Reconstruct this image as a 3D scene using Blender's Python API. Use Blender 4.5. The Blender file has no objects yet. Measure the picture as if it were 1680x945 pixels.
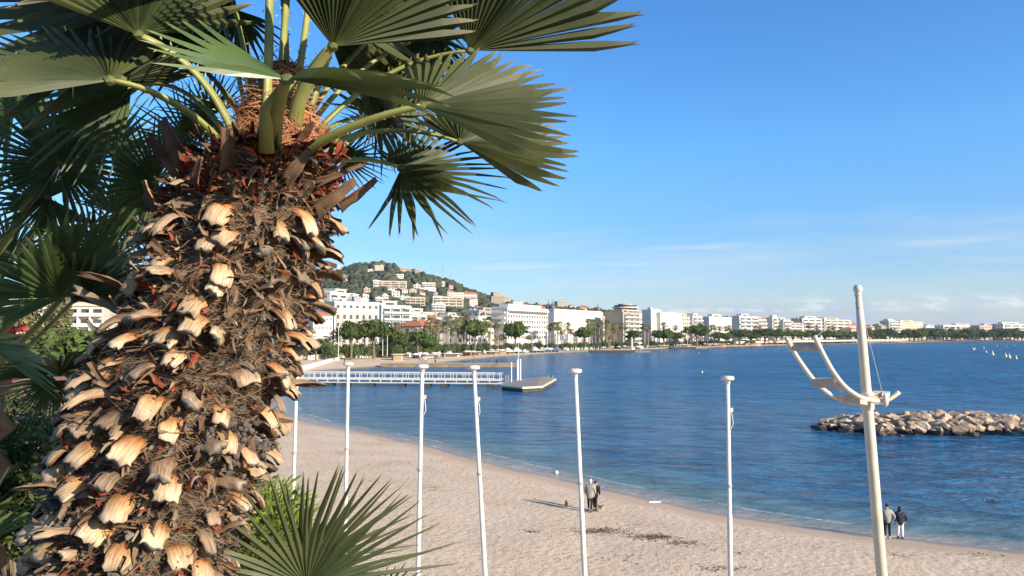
import bpy, math, random
import numpy as np
from mathutils import Vector, Matrix, noise as mnoise
SC = bpy.context.scene
COL = SC.collection
R = math.radians
# ---------------------------------------------------------------- camera
CZ = 10.8; F = 1213.0; HOR = 548.0
PITCH = math.atan((HOR - 472.5) / F)
cam = bpy.data.objects.new("camera", bpy.data.cameras.new("camera")); COL.objects.link(cam)
cam.location = (0, 0, CZ); cam.rotation_euler = (R(90) + PITCH, 0, 0)
cam.data.sensor_width = 36; cam.data.lens = 36 * F / 1680; cam.data.clip_start = 0.05; cam.data.clip_end = 20000
SC.camera = cam
# ---------------------------------------------------------------- sky and sun
SUN_EL = R(20.5); SUN_AZ = math.atan2(0.80, -0.60)          # compass angle from +Y towards +X
sdir = Vector((math.sin(SUN_AZ) * math.cos(SUN_EL), math.cos(SUN_AZ) * math.cos(SUN_EL), math.sin(SUN_EL)))
W = bpy.data.worlds.new("World"); SC.world = W; W.use_nodes = True
nt = W.node_tree; N = nt.nodes; L = nt.links
for n in list(N): N.remove(n)
def wn(t, **k):
    n = N.new(t)
    for a, b in k.items(): setattr(n, a, b)
    return n
def wmath(op, a, b=None, c=None, clamp=False):
    n = wn('ShaderNodeMath', operation=op, use_clamp=clamp)
    for i, v in enumerate((a, b, c)):
        if v is None: continue
        if isinstance(v, (int, float)): n.inputs[i].default_value = v
        else: L.new(v, n.inputs[i])
    return n.outputs[0]
sky = wn('ShaderNodeTexSky', sky_type='NISHITA'); sky.sun_disc = False; sky.sun_elevation = SUN_EL; sky.sun_rotation = SUN_AZ
sky.air_density = 1.0; sky.dust_density = 0.25; sky.ozone_density = 2.6; sky.altitude = 0
tc = wn('ShaderNodeTexCoord'); sep = wn('ShaderNodeSeparateXYZ'); L.new(tc.outputs['Generated'], sep.inputs[0])
elev = sep.outputs[2]; az = wmath('ARCTAN2', sep.outputs[0], sep.outputs[1])
def wnoise(sx, sy, scale, det, off=0.0, rough=0.55):
    c = wn('ShaderNodeCombineXYZ'); L.new(wmath('MULTIPLY_ADD', az, sx, off), c.inputs[0]); L.new(wmath('MULTIPLY', elev, sy), c.inputs[1])
    n = wn('ShaderNodeTexNoise'); n.inputs['Scale'].default_value = scale; n.inputs['Detail'].default_value = det; n.inputs['Roughness'].default_value = rough
    L.new(c.outputs[0], n.inputs['Vector']); return n.outputs['Fac']
def band(v, a, b, c, d):
    m1 = wn('ShaderNodeMapRange', interpolation_type='SMOOTHSTEP'); L.new(v, m1.inputs[0]); m1.inputs[1].default_value = a; m1.inputs[2].default_value = b
    m2 = wn('ShaderNodeMapRange', interpolation_type='SMOOTHSTEP'); L.new(v, m2.inputs[0]); m2.inputs[1].default_value = c; m2.inputs[2].default_value = d
    m2.inputs[3].default_value = 1; m2.inputs[4].default_value = 0
    return wmath('MULTIPLY', m1.outputs[0], m2.outputs[0])
def ramp01(v, a, b):
    m = wn('ShaderNodeMapRange', interpolation_type='SMOOTHSTEP'); L.new(v, m.inputs[0]); m.inputs[1].default_value = a; m.inputs[2].default_value = b
    return m.outputs[0]
def mixc(fac, a, b):
    n = wn('ShaderNodeMix', data_type='RGBA'); L.new(fac, n.inputs[0])
    for s, v in ((6, a), (7, b)):
        if isinstance(v, tuple): n.inputs[s].default_value = (*v, 1)
        else: L.new(v, n.inputs[s])
    return n.outputs[2]
hs = wn('ShaderNodeHueSaturation'); hs.inputs['Saturation'].default_value = 1.12; hs.inputs['Value'].default_value = 1.0; L.new(sky.outputs[0], hs.inputs['Color'])
col = hs.outputs[0]
tint = wn('ShaderNodeMix', data_type='RGBA', blend_type='MULTIPLY'); tint.inputs[0].default_value = 1.0
tr_ = wn('ShaderNodeValToRGB'); L.new(elev, tr_.inputs[0]); te = tr_.color_ramp.elements
for i_, (p_, c_) in enumerate([(0.0, (.47, .51, .66)), (.045, (.44, .52, .68)), (.12, (.41, .56, .735)), (.238, (.45, .73, .92)), (.42, (.41, .70, .93)), (.75, (.30, .43, .52))]):
    e_ = te[0] if i_ == 0 else (te[len(te) - 1] if i_ == 5 else te.new(p_)); e_.position = p_; e_.color = (*c_, 1)
L.new(col, tint.inputs[6]); L.new(tr_.outputs[0], tint.inputs[7]); col = tint.outputs[2]
# pale veil near the horizon, thin streaks, a bank of small cumulus to the right
veil = wmath('MULTIPLY', band(elev, -0.02, 0.02, 0.03, 0.22), wmath('MULTIPLY', ramp01(wnoise(2.0, 14, 1.6, 4, 3.0), 0.35, 0.75), 0.5))
col = mixc(veil, col, (2.85, 3.1, 3.45))
stre = wmath('MULTIPLY', band(elev, 0.05, 0.07, 0.11, 0.17), wmath('MULTIPLY', ramp01(wnoise(3.0, 46, 1.5, 5, 11.0), 0.52, 0.75), 0.45))
col = mixc(stre, col, (3.0, 3.3, 3.6))
rightm = ramp01(az, 0.10, 0.24)
bank = wmath('MULTIPLY', wmath('MULTIPLY', band(elev, 0.0, 0.010, 0.026, 0.046), ramp01(wnoise(5, 26, 1.8, 4, 7.7), 0.38, 0.60)), wmath('MULTIPLY', rightm, 0.75))
col = mixc(bank, col, (1.95, 2.35, 3.0))
cum = wmath('MULTIPLY', wmath('MULTIPLY', band(elev, 0.026, 0.031, 0.034, 0.052), ramp01(wnoise(11, 26, 2.2, 5, 2.3, 0.6), 0.49, 0.63)), wmath('MULTIPLY', rightm, 0.62))
col = mixc(cum, col, (3.9, 3.9, 4.0))
bg = wn('ShaderNodeBackground'); bg.inputs['Strength'].default_value = 0.1425; L.new(col, bg.inputs['Color'])
out = wn('ShaderNodeOutputWorld'); L.new(bg.outputs[0], out.inputs[0])
sl = bpy.data.lights.new("sun", 'SUN'); sl.energy = 4.6; sl.angle = R(0.53); sl.color = (1.0, 0.87, 0.70)
so = bpy.data.objects.new("sun", sl); COL.objects.link(so); so.rotation_euler = sdir.to_track_quat('Z', 'Y').to_euler(); so.location = (60, -40, 60)
SC.view_settings.view_transform = 'Standard'; SC.view_settings.look = 'None'; SC.view_settings.gamma = 1; SC.view_settings.use_curve_mapping = False
SC.view_settings.exposure = 0.9
SC.cycles.max_bounces = 6; SC.cycles.transparent_max_bounces = 8; SC.cycles.caustics_reflective = False; SC.cycles.caustics_refractive = False
SC.cycles.use_denoising = True
# ---------------------------------------------------------------- helpers
FWD = Vector((0, math.cos(PITCH), math.sin(PITCH))); UPV = Vector((0, -math.sin(PITCH), math.cos(PITCH))); CAM = Vector((0, 0, CZ))
def ray(px, py): return FWD + Vector((1, 0, 0)) * ((px - 840) / F) - UPV * ((py - 472.5) / F)
def P(px, py, d): return CAM + ray(px, py) * d
def G(px, py, z=0.0):
    r = ray(px, py); return CAM + r * ((z - CZ) / r.z)
def ztop(py, y): return CZ + (HOR - py) * y / F * 1.0
class MB:
    def __init__(s): s.v = []; s.f = []; s.m = []; s.n = 0; s.att = []; s.at2 = []
    def add(s, vs, fs, m=0, att=None, at2=None):
        b = s.n; s.v.extend([tuple(v) for v in vs]); s.n += len(vs)
        s.f.extend([tuple(i + b for i in f) for f in fs]); s.m.extend([m] * len(fs))
        s.att.extend(att if att is not None else [0.0] * len(vs)); s.at2.extend(at2 if at2 is not None else [0.0] * len(vs)); return b
    def box(s, c, size, m=0, rz=0, M=None):
        x, y, z = size[0] / 2, size[1] / 2, size[2] / 2
        vs = [Vector((a * x, b * y, d * z)) for d in (-1, 1) for b in (-1, 1) for a in (-1, 1)]
        T = Matrix.Translation(c) @ Matrix.Rotation(rz, 4, 'Z')
        if M is not None: T = Matrix.Translation(c) @ M.to_4x4()
        s.add([T @ v for v in vs], [(0, 2, 3, 1), (4, 5, 7, 6), (0, 1, 5, 4), (2, 6, 7, 3), (0, 4, 6, 2), (1, 3, 7, 5)], m)
    def prism(s, pts, z0, z1, m=0, mt=None):
        n = len(pts); vs = [(p[0], p[1], z0) for p in pts] + [(p[0], p[1], z1) for p in pts]
        s.add(vs, [(i, (i + 1) % n, n + (i + 1) % n, n + i) for i in range(n)], m)
        s.add(vs[n:], [tuple(range(n))], m if mt is None else mt); s.add(vs[:n], [tuple(reversed(range(n)))], m)
    def tube(s, pts, rad, n=8, m=0, cap=True, up=None, flat=1.0, att=None):
        pts = [Vector(p) for p in pts]; k = len(pts)
        if isinstance(rad, (int, float)): rad = [rad] * k
        vs = []; at = []; prev = None
        for i, p in enumerate(pts):
            t = (pts[min(i + 1, k - 1)] - pts[max(i - 1, 0)]).normalized()
            if prev is None:
                ref = up if up is not None else (Vector((0, 0, 1)) if abs(t.z) < 0.9 else Vector((1, 0, 0)))
                a = t.cross(ref).normalized()
            else: a = (prev - t * prev.dot(t)).normalized()
            prev = a; b = t.cross(a)
            for j in range(n):
                th = 2 * math.pi * j / n
                vs.append(p + (a * math.cos(th) + b * math.sin(th) * flat) * rad[i]); at.append(i / (k - 1) if att is None else att)
        fs = [(i * n + j, i * n + (j + 1) % n, (i + 1) * n + (j + 1) % n, (i + 1) * n + j) for i in range(k - 1) for j in range(n)]
        if cap: fs += [tuple(reversed(range(n))), tuple((k - 1) * n + j for j in range(n))]
        s.add(vs, fs, m, at)
    def lathe(s, prof, n=16, m=0, c=(0, 0, 0)):
        k = len(prof); vs = [(c[0] + r * math.cos(2 * math.pi * j / n), c[1] + r * math.sin(2 * math.pi * j / n), c[2] + z) for r, z in prof for j in range(n)]
        fs = [(i * n + j, i * n + (j + 1) % n, (i + 1) * n + (j + 1) % n, (i + 1) * n + j) for i in range(k - 1) for j in range(n)]
        fs += [tuple(reversed(range(n))), tuple((k - 1) * n + j for j in range(n))]
        s.add(vs, fs, m)
    def blob(s, c, r, m=0, sub=2, amp=0.2, fr=1.0, seed=0, rot=None):
        vs, fs = ICO[sub]; out = []
        for v in vs:
            d = 1 + amp * mnoise.noise(Vector((v[0] * fr + seed * 7.3, v[1] * fr - seed * 3.1, v[2] * fr + seed))) * 1.6
            q = Vector((v[0] * r[0] * d, v[1] * r[1] * d, v[2] * r[2] * d))
            if rot is not None: q = rot @ q
            out.append(q + Vector(c))
        s.add(out, fs, m)
    def build(s, name, mats, parent=None, smooth=False, attr=None, loc=None):
        me = bpy.data.meshes.new(name); me.from_pydata(s.v, [], s.f)
        if not isinstance(mats, (list, tuple)): mats = [mats]
        for m in mats: me.materials.append(m)
        if len(mats) > 1: me.polygons.foreach_set('material_index', s.m)
        if smooth: me.polygons.foreach_set('use_smooth', [True] * len(s.f))
        if attr:
            a = me.attributes.new(attr, 'FLOAT', 'POINT'); a.data.foreach_set('value', s.att)
            if any(s.at2): a = me.attributes.new('u', 'FLOAT', 'POINT'); a.data.foreach_set('value', s.at2)
        me.update()
        o = bpy.data.objects.new(name, me); COL.objects.link(o)
        if parent is not None: o.parent = parent
        if loc is not None: o.location = loc
        return o
import bmesh
ICO = {}
for sub in (1, 2, 3):
    bm = bmesh.new(); bmesh.ops.create_icosphere(bm, subdivisions=sub, radius=1)
    ICO[sub] = ([tuple(v.co) for v in bm.verts], [tuple(v.index for v in f.verts) for f in bm.faces]); bm.free()
def tag(o, label=None, cat=None, group=None, kind=None):
    for k, v in (('label', label), ('category', cat), ('group', group), ('kind', kind)):
        if v: o[k] = v
    return o
def empty(name, loc=(0, 0, 0), rz=0.0, **k):
    o = bpy.data.objects.new(name, None); COL.objects.link(o); o.location = loc; o.rotation_euler = (0, 0, rz); o.empty_display_size = 0.2
    return tag(o, **k)
KIDS = {}
def copy_tree(o, parent=None):
    c = o.copy(); COL.objects.link(c)
    if parent is not None: c.parent = parent
    for ch in KIDS.setdefault(o.name, list(o.children)): copy_tree(ch, c)
    return c
ORD = ['zero', 'first', 'second', 'third', 'fourth', 'fifth', 'sixth', 'seventh', 'eighth', 'ninth', 'tenth', 'eleventh', 'twelfth', 'thirteenth', 'fourteenth', 'fifteenth', 'sixteenth', 'seventeenth', 'eighteenth', 'nineteenth', 'twentieth']
def ordw(n):
    if n < len(ORD): return ORD[n]
    return '%d%s' % (n, {1: 'st', 2: 'nd', 3: 'rd'}.get(n % 10 if n % 100 not in (11, 12, 13) else 0, 'th'))
# ---------------------------------------------------------------- materials
def mat(name, c1, c2=None, scale=5.0, rough=0.7, bump=0.0, bscale=None, detail=4, spec=0.4, rnd=0.0, trans=0.0, stretch=(1, 1, 1), lo=0.35, hi=0.65, metal=0.0, coords='Object', sheen=0.0):
    m = bpy.data.materials.new(name); m.use_nodes = True; t = m.node_tree; b = t.nodes['Principled BSDF']
    b.inputs['Roughness'].default_value = rough; b.inputs['Specular IOR Level'].default_value = spec; b.inputs['Metallic'].default_value = metal
    b.inputs['Base Color'].default_value = (*c1, 1)
    tcn = t.nodes.new('ShaderNodeTexCoord'); mp = t.nodes.new('ShaderNodeMapping'); mp.inputs['Scale'].default_value = stretch
    if coords == 'World':
        g = t.nodes.new('ShaderNodeNewGeometry'); t.links.new(g.outputs['Position'], mp.inputs[0])
    else: t.links.new(tcn.outputs[coords], mp.inputs[0])
    cur = None
    if c2 is not None:
        n = t.nodes.new('ShaderNodeTexNoise'); n.inputs['Scale'].default_value = scale; n.inputs['Detail'].default_value = detail; t.links.new(mp.outputs[0], n.inputs['Vector'])
        mr = t.nodes.new('ShaderNodeMapRange'); mr.inputs[1].default_value = lo; mr.inputs[2].default_value = hi; t.links.new(n.outputs['Fac'], mr.inputs[0])
        mx = t.nodes.new('ShaderNodeMix'); mx.data_type = 'RGBA'; t.links.new(mr.outputs[0], mx.inputs[0]); mx.inputs[6].default_value = (*c1, 1); mx.inputs[7].default_value = (*c2, 1)
        cur = mx.outputs[2]
    if rnd > 0:
        oi = t.nodes.new('ShaderNodeObjectInfo'); h = t.nodes.new('ShaderNodeHueSaturation'); r = t.nodes.new('ShaderNodeMapRange')
        t.links.new(oi.outputs['Random'], r.inputs[0]); r.inputs[3].default_value = 1 - rnd; r.inputs[4].default_value = 1 + rnd; t.links.new(r.outputs[0], h.inputs['Value'])
        if cur is None: h.inputs['Color'].default_value = (*c1, 1)
        else: t.links.new(cur, h.inputs['Color'])
        cur = h.outputs[0]
    if cur is not None: t.links.new(cur, b.inputs['Base Color'])
    if bump > 0:
        n2 = t.nodes.new('ShaderNodeTexNoise'); n2.inputs['Scale'].default_value = bscale or scale * 3; n2.inputs['Detail'].default_value = 5; t.links.new(mp.outputs[0], n2.inputs['Vector'])
        bp = t.nodes.new('ShaderNodeBump'); bp.inputs['Strength'].default_value = bump; bp.inputs['Distance'].default_value = 0.3 / (bscale or scale * 3); t.links.new(n2.outputs['Fac'], bp.inputs['Height']); t.links.new(bp.outputs[0], b.inputs['Normal'])
    if trans > 0:
        tr = t.nodes.new('ShaderNodeBsdfTranslucent'); ms = t.nodes.new('ShaderNodeMixShader'); ms.inputs[0].default_value = trans
        if cur is not None: t.links.new(cur, tr.inputs['Color'])
        else: tr.inputs['Color'].default_value = (*c1, 1)
        o = t.nodes['Material Output']; t.links.new(b.outputs[0], ms.inputs[1]); t.links.new(tr.outputs[0], ms.inputs[2]); t.links.new(ms.outputs[0], o.inputs[0])
    m['cur'] = 0
    return m
def attr_ramp(m, attr, stops):
    """colour = ramp(attribute) multiplied by the material's noise variation"""
    t = m.node_tree; b = t.nodes['Principled BSDF']
    a = t.nodes.new('ShaderNodeAttribute'); a.attribute_name = attr
    cr = t.nodes.new('ShaderNodeValToRGB'); e = cr.color_ramp.elements
    e[0].position = stops[0][0]; e[0].color = (*stops[0][1], 1); e[1].position = stops[-1][0]; e[1].color = (*stops[-1][1], 1)
    for p, c in stops[1:-1]:
        x = e.new(p); x.color = (*c, 1)
    t.links.new(a.outputs['Fac'], cr.inputs[0])
    l = b.inputs['Base Color'].links
    mx = t.nodes.new('ShaderNodeMix'); mx.data_type = 'RGBA'; mx.blend_type = 'MULTIPLY'; mx.inputs[0].default_value = 1
    t.links.new(cr.outputs[0], mx.inputs[6])
    if l: t.links.new(l[0].from_socket, mx.inputs[7])
    else: mx.inputs[7].default_value = (1, 1, 1, 1)
    t.links.new(mx.outputs[2], b.inputs['Base Color'])
    for n in t.nodes:
        if n.type == 'BSDF_TRANSLUCENT': t.links.new(mx.outputs[2], n.inputs['Color'])
    return m
M = {}
M['white_wall'] = mat('white_wall', (0.66, 0.63, 0.57), (0.58, 0.555, 0.50), 0.15, 0.8, rnd=0.06)
M['cream_wall'] = mat('cream_wall', (0.58, 0.51, 0.39), (0.50, 0.44, 0.34), 0.15, 0.8, rnd=0.08)
M['beige_wall'] = mat('beige_wall', (0.44, 0.37, 0.28), (0.39, 0.33, 0.25), 0.1, 0.85, rnd=0.08)
M['pink_wall'] = mat('pink_wall', (0.54, 0.41, 0.34), (0.47, 0.36, 0.31), 0.1, 0.85, rnd=0.08)
M['grey_wall'] = mat('grey_wall', (0.38, 0.37, 0.36), (0.32, 0.31, 0.31), 0.1, 0.8)
M['glass_dark'] = mat('glass_dark', (0.045, 0.045, 0.05), (0.12, 0.11, 0.10), 0.3, 0.45, spec=0.25, rnd=0.3)
M['red_tile'] = mat('red_tile', (0.50, 0.17, 0.08), (0.36, 0.12, 0.07), 1.0, 0.8, rnd=0.1)
M['slate'] = mat('slate', (0.13, 0.15, 0.17), (0.09, 0.10, 0.12), 1.0, 0.6)
M['balcony_white'] = mat('balcony_white', (0.68, 0.655, 0.60), (0.60, 0.58, 0.53), 0.5, 0.6)
M['balcony_glass'] = mat('balcony_glass', (0.42, 0.50, 0.48), None, 1, 0.2, spec=0.6)
M['awning'] = mat('awning', (0.75, 0.52, 0.24), (0.62, 0.40, 0.18), 1, 0.8)
M['hill_soil'] = mat('hill_soil', (0.07, 0.085, 0.04), (0.11, 0.10, 0.06), 0.02, 0.95)
M['wood_leaf'] = mat('wood_leaf', (0.034, 0.050, 0.028), (0.095, 0.100, 0.055), 0.05, 0.9, bump=0.9, bscale=0.9, lo=0.3, hi=0.7, spec=0.15)
M['pine_leaf'] = mat('pine_leaf', (0.050, 0.085, 0.020), (0.105, 0.135, 0.030), 0.35, 0.8, rnd=0.22, spec=0.2, trans=0.15)
M['bush_leaf'] = mat('bush_leaf', (0.05, 0.085, 0.025), (0.10, 0.12, 0.04), 0.5, 0.8, rnd=0.3, spec=0.2, trans=0.15)
M['palm_leaf_far'] = mat('palm_leaf_far', (0.13, 0.15, 0.055), (0.20, 0.18, 0.08), 0.5, 0.6, rnd=0.25, spec=0.3, trans=0.15)
M['palm_skirt'] = mat('palm_skirt', (0.28, 0.19, 0.09), (0.18, 0.12, 0.06), 1, 0.9, rnd=0.2)
M['bark'] = mat('bark', (0.20, 0.15, 0.10), (0.12, 0.09, 0.06), 2, 0.9, bump=0.5)
M['palm_bark'] = mat('palm_bark', (0.34, 0.28, 0.21), (0.22, 0.18, 0.13), 2, 0.9, bump=0.5)
M['white_paint'] = mat('white_paint', (0.68, 0.66, 0.61), (0.59, 0.57, 0.52), 3, 0.45, bump=0.05, bscale=30, spec=0.5)
M['cream_paint'] = mat('cream_paint', (0.66, 0.60, 0.48), (0.58, 0.52, 0.40), 4, 0.45, bump=0.08, bscale=25, spec=0.5)
M['weathered_board'] = mat('weathered_board', (0.62, 0.50, 0.36), (0.46, 0.36, 0.25), 6, 0.7, bump=0.3, bscale=18)
M['rust'] = mat('rust', (0.30, 0.22, 0.15), (0.18, 0.12, 0.08), 20, 0.8)
M['wire'] = mat('wire', (0.42, 0.36, 0.28), None, 1, 0.5)
M['concrete'] = mat('concrete', (0.36, 0.33, 0.29), (0.27, 0.24, 0.21), 0.6, 0.9, bump=0.3, bscale=3)
M['jetty_stone'] = mat('jetty_stone', (0.34, 0.25, 0.16), (0.22, 0.16, 0.10), 0.5, 0.9, bump=0.5, bscale=2)
M['dark_pile'] = mat('dark_pile', (0.05, 0.045, 0.04), (0.09, 0.07, 0.05), 2, 0.8)
M['deck_grey'] = mat('deck_grey', (0.27, 0.26, 0.25), (0.21, 0.20, 0.19), 1.5, 0.8)
M['deck_wood'] = mat('deck_wood', (0.42, 0.31, 0.19), (0.33, 0.24, 0.15), 2, 0.8)
M['rock'] = mat('rock', (0.52, 0.385, 0.265), (0.34, 0.25, 0.17), 1.1, 0.9, bump=1.0, bscale=3.0, rnd=0.30)
M['rock_wet'] = mat('rock_wet', (0.14, 0.105, 0.07), (0.08, 0.07, 0.045), 1.5, 0.45, bump=0.6, bscale=5, rnd=0.2)
M['canvas_white'] = mat('canvas_white', (0.80, 0.77, 0.70), None, 1, 0.8, rnd=0.08, trans=0.1)
M['canvas_grey'] = mat('canvas_grey', (0.45, 0.42, 0.37), None, 1, 0.8)
M['canvas_blue'] = mat('canvas_blue', (0.10, 0.14, 0.26), None, 1, 0.7)
M['orange_wood'] = mat('orange_wood', (0.52, 0.24, 0.09), (0.40, 0.18, 0.08), 1, 0.7)
M['skin'] = mat('skin', (0.55, 0.34, 0.24), None, 1, 0.6)
M['dark_cloth'] = mat('dark_cloth', (0.022, 0.022, 0.028), None, 1, 0.85, spec=0.2)
M['navy_cloth'] = mat('navy_cloth', (0.03, 0.035, 0.055), None, 1, 0.85, spec=0.2)
M['grey_cloth'] = mat('grey_cloth', (0.34, 0.32, 0.27), (0.28, 0.26, 0.22), 5, 0.9, spec=0.2)
M['khaki_cloth'] = mat('khaki_cloth', (0.34, 0.325, 0.28), (0.28, 0.27, 0.235), 5, 0.9, spec=0.2)
M['white_cloth'] = mat('white_cloth', (0.80, 0.78, 0.74), None, 1, 0.85, spec=0.2)
M['hair_dark'] = mat('hair_dark', (0.02, 0.015, 0.012), None, 1, 0.6)
M['hair_white'] = mat('hair_white', (0.72, 0.68, 0.62), None, 1, 0.7)
M['fur_dark'] = mat('fur_dark', (0.07, 0.05, 0.04), (0.12, 0.08, 0.05), 15, 0.9)
M['fur_gold'] = mat('fur_gold', (0.60, 0.42, 0.22), (0.48, 0.32, 0.16), 15, 0.9)
M['buoy_yellow'] = mat('buoy_yellow', (0.80, 0.66, 0.30), None, 1, 0.5)
M['red_cloth'] = mat('red_cloth', (0.45, 0.06, 0.04), None, 1, 0.8)
M['seaweed'] = mat('seaweed', (0.13, 0.085, 0.05), (0.2, 0.14, 0.09), 8, 0.95)
# ---------------------------------------------------------------- terrain, sea
rng = np.random.default_rng(7); random.seed(7)
shore_px = [(1680, 905), (1500, 885), (1400, 874), (1300, 861), (1200, 845), (1100, 825), (1000, 803), (940, 789), (850, 769), (790, 754), (700, 730), (600, 709), (520, 695), (470, 678), (455, 650), (446, 634), (468, 618), (505, 610), (560, 606), (605, 603), (660, 600), (715, 597), (770, 590), (820, 585), (900, 580), (960, 577), (1000, 575.5), (1080, 572.6), (1130, 571), (1200, 568.8), (1300, 566), (1400, 563.6), (1500, 561.8), (1680, 559.6)]
SH = [(150, -36), (60, 17)] + [tuple(G(x, y).to_2d()) for x, y in shore_px]
SH += [(1500, 1500), (4000, 2600)]
SHP = np.array(SH); POLY = np.array(SH + [(6000, 9000), (-9000, 9000), (-9000, -900), (150, -900)])
def shore_dist(X, Y):
    d = np.full(X.shape, 1e9)
    for i in range(len(SHP) - 1):
        a = SHP[i]; b = SHP[i + 1]; ab = b - a; L2 = ab @ ab
        t = np.clip(((X - a[0]) * ab[0] + (Y - a[1]) * ab[1]) / L2, 0, 1)
        d = np.minimum(d, np.hypot(X - a[0] - t * ab[0], Y - a[1] - t * ab[1]))
    ins = np.zeros(X.shape, bool); n = len(POLY)
    for i in range(n):
        x1, y1 = POLY[i]; x2, y2 = POLY[(i + 1) % n]
        c = ((y1 > Y) != (y2 > Y)) & (X < (x2 - x1) * (Y - y1) / (y2 - y1 + 1e-12) + x1)
        ins ^= c
    return np.where(ins, d, -d)
def spaced(a, b, c, base, g):
    out = [c]; x = c
    while x < b: x += max(base, g * abs(x - c)); out.append(x)
    x = c; left = []
    while x > a: x -= max(base, g * abs(x - c)); left.append(x)
    return np.array(left[::-1] + out)
xs = spaced(-1200, 3500, 8, 0.7, 0.016); ys = spaced(-60, 5000, 38, 0.6, 0.0145)
X, Y = np.meshgrid(xs, ys); D = shore_dist(X, Y)
def land_h(D, X, Y):
    Dp = np.clip(D, 0, None)
    far = np.clip((Y - 130) / 60, 0, 1)
    w = 42.0 - 18 * np.clip((Y - 420) / 200, 0, 1)
    hb = 1.9 * np.clip(Dp / w, 0, 1) ** 0.85
    town = np.where(Dp > w, 2.6 + 0 * Dp, hb)
    hn = 0.5 * (1 - np.exp(-Dp / 4.0)) + 0.030 * Dp; hn = np.minimum(hn, 1.9)
    h = far * np.where(Dp > w, town, hb) + (1 - far) * hn
    return np.where(D > 0, h, D * 0.09)
H = land_h(D, X, Y)
bumpn = np.zeros_like(H)
near = (Y > 20) & (Y < 130) & (np.abs(X) < 110) & (D > 2.5)
for k, (am, fr) in enumerate(((0.04, 0.35), (0.02, 0.9), (0.008, 2.2))):
    ph = rng.uniform(0, 6, 8)
    s = sum(np.sin(X * fr * math.cos(a) + Y * fr * math.sin(a) + ph[i]) for i, a in enumerate(np.linspace(0, 3, 8) + k)) / 4
    bumpn += am * s
H = H + np.where(near, bumpn * np.clip((D - 2.5) / 4, 0, 1), 0)
def grid_mesh(name, X, Y, Z, mats, att=None, keep=None):
    ny, nx = X.shape; me = bpy.data.meshes.new(name)
    co = np.stack([X, Y, Z], -1).reshape(-1, 3)
    idx = np.arange(nx * ny).reshape(ny, nx)
    f = np.stack([idx[:-1, :-1], idx[:-1, 1:], idx[1:, 1:], idx[1:, :-1]], -1).reshape(-1, 4)
    if keep is not None: f = f[keep[:-1, :-1].reshape(-1)]
    used = np.unique(f); rm = np.full(nx * ny, -1); rm[used] = np.arange(len(used)); co = co[used]; f = rm[f]
    me.vertices.add(len(co)); me.vertices.foreach_set('co', co.astype(np.float32).ravel())
    me.loops.add(f.size); me.loops.foreach_set('vertex_index', f.astype(np.int32).ravel())
    me.polygons.add(len(f)); me.polygons.foreach_set('loop_start', (np.arange(len(f)) * 4).astype(np.int32))
    me.update(calc_edges=True); me.polygons.foreach_set('use_smooth', [True] * len(f))
    for m in mats: me.materials.append(m)
    for an, av in (att or {}).items():
        a = me.attributes.new(an, 'FLOAT', 'POINT'); a.data.foreach_set('value', av.reshape(-1)[used].astype(np.float32))
    o = bpy.data.objects.new(name, me); COL.objects.link(o); return o
def nodes_of(m): return m.node_tree.nodes, m.node_tree.links
# sand: dry, trodden, with a smooth damp strip along the water
m = mat('sand', (0.5, 0.4, 0.3), None, 1, 0.95, spec=0.15); n, l = nodes_of(m); b = n['Principled BSDF']
g = n.new('ShaderNodeNewGeometry'); at = n.new('ShaderNodeAttribute'); at.attribute_name = 'shore'
def nz(scale, det=5, rough=0.6, vec=None):
    x = n.new('ShaderNodeTexNoise'); x.inputs['Scale'].default_value = scale; x.inputs['Detail'].default_value = det; x.inputs['Roughness'].default_value = rough
    l.new(vec or g.outputs['Position'], x.inputs['Vector']); return x.outputs['Fac']
def mr(v, a, b_, c=0.0, d=1.0, smooth=True):
    x = n.new('ShaderNodeMapRange'); x.interpolation_type = 'SMOOTHSTEP' if smooth else 'LINEAR'; l.new(v, x.inputs[0])
    for i, q in enumerate((a, b_, c, d)): x.inputs[i + 1].default_value = q
    return x.outputs[0]
def ma(op, a, b_=None, clamp=False):
    x = n.new('ShaderNodeMath'); x.operation = op; x.use_clamp = clamp
    for i, q in enumerate((a, b_)):
        if q is None: continue
        if isinstance(q, (int, float)): x.inputs[i].default_value = q
        else: l.new(q, x.inputs[i])
    return x.outputs[0]
def mx(f, a, b_, bt='MIX'):
    x = n.new('ShaderNodeMix'); x.data_type = 'RGBA'; x.blend_type = bt
    if isinstance(f, (int, float)): x.inputs[0].default_value = f
    else: l.new(f, x.inputs[0])
    for s_, v in ((6, a), (7, b_)):
        if isinstance(v, tuple): x.inputs[s_].default_value = (*v, 1)
        else: l.new(v, x.inputs[s_])
    return x.outputs[2]
dry = mx(mr(nz(0.35), 0.35, 0.7), (0.70, 0.545, 0.395), (0.63, 0.48, 0.34))
dry = mx(mr(nz(4.2, 6, 0.75), 0.56, 0.66, 0, 0.85), dry, (0.33, 0.245, 0.175)); dry = mx(mr(nz(2.6, 5, 0.7), 0.56, 0.72, 0, 0.6), dry, (0.40, 0.30, 0.215))
weed = ma('MULTIPLY', mr(nz(0.14, 7, 0.65), 0.60, 0.70), mr(nz(3.5, 6, 0.7), 0.44, 0.58))
dry = mx(ma('MULTIPLY', weed, 0.8), dry, (0.19, 0.13, 0.085))
wob = ma('ADD', at.outputs['Fac'], ma('MULTIPLY', ma('SUBTRACT', nz(0.25, 3), 0.5), 3.0))
wet = mr(wob, 2.4, 4.2, 1, 0); vwet = mr(wob, 0.6, 1.8, 1, 0)
c = mx(wet, dry, (0.52, 0.39, 0.28)); c = mx(vwet, c, (0.27, 0.205, 0.155))
l.new(c, b.inputs['Base Color']); l.new(mr(vwet, 0, 1, 0.95, 0.3), b.inputs['Roughness'])
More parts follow.
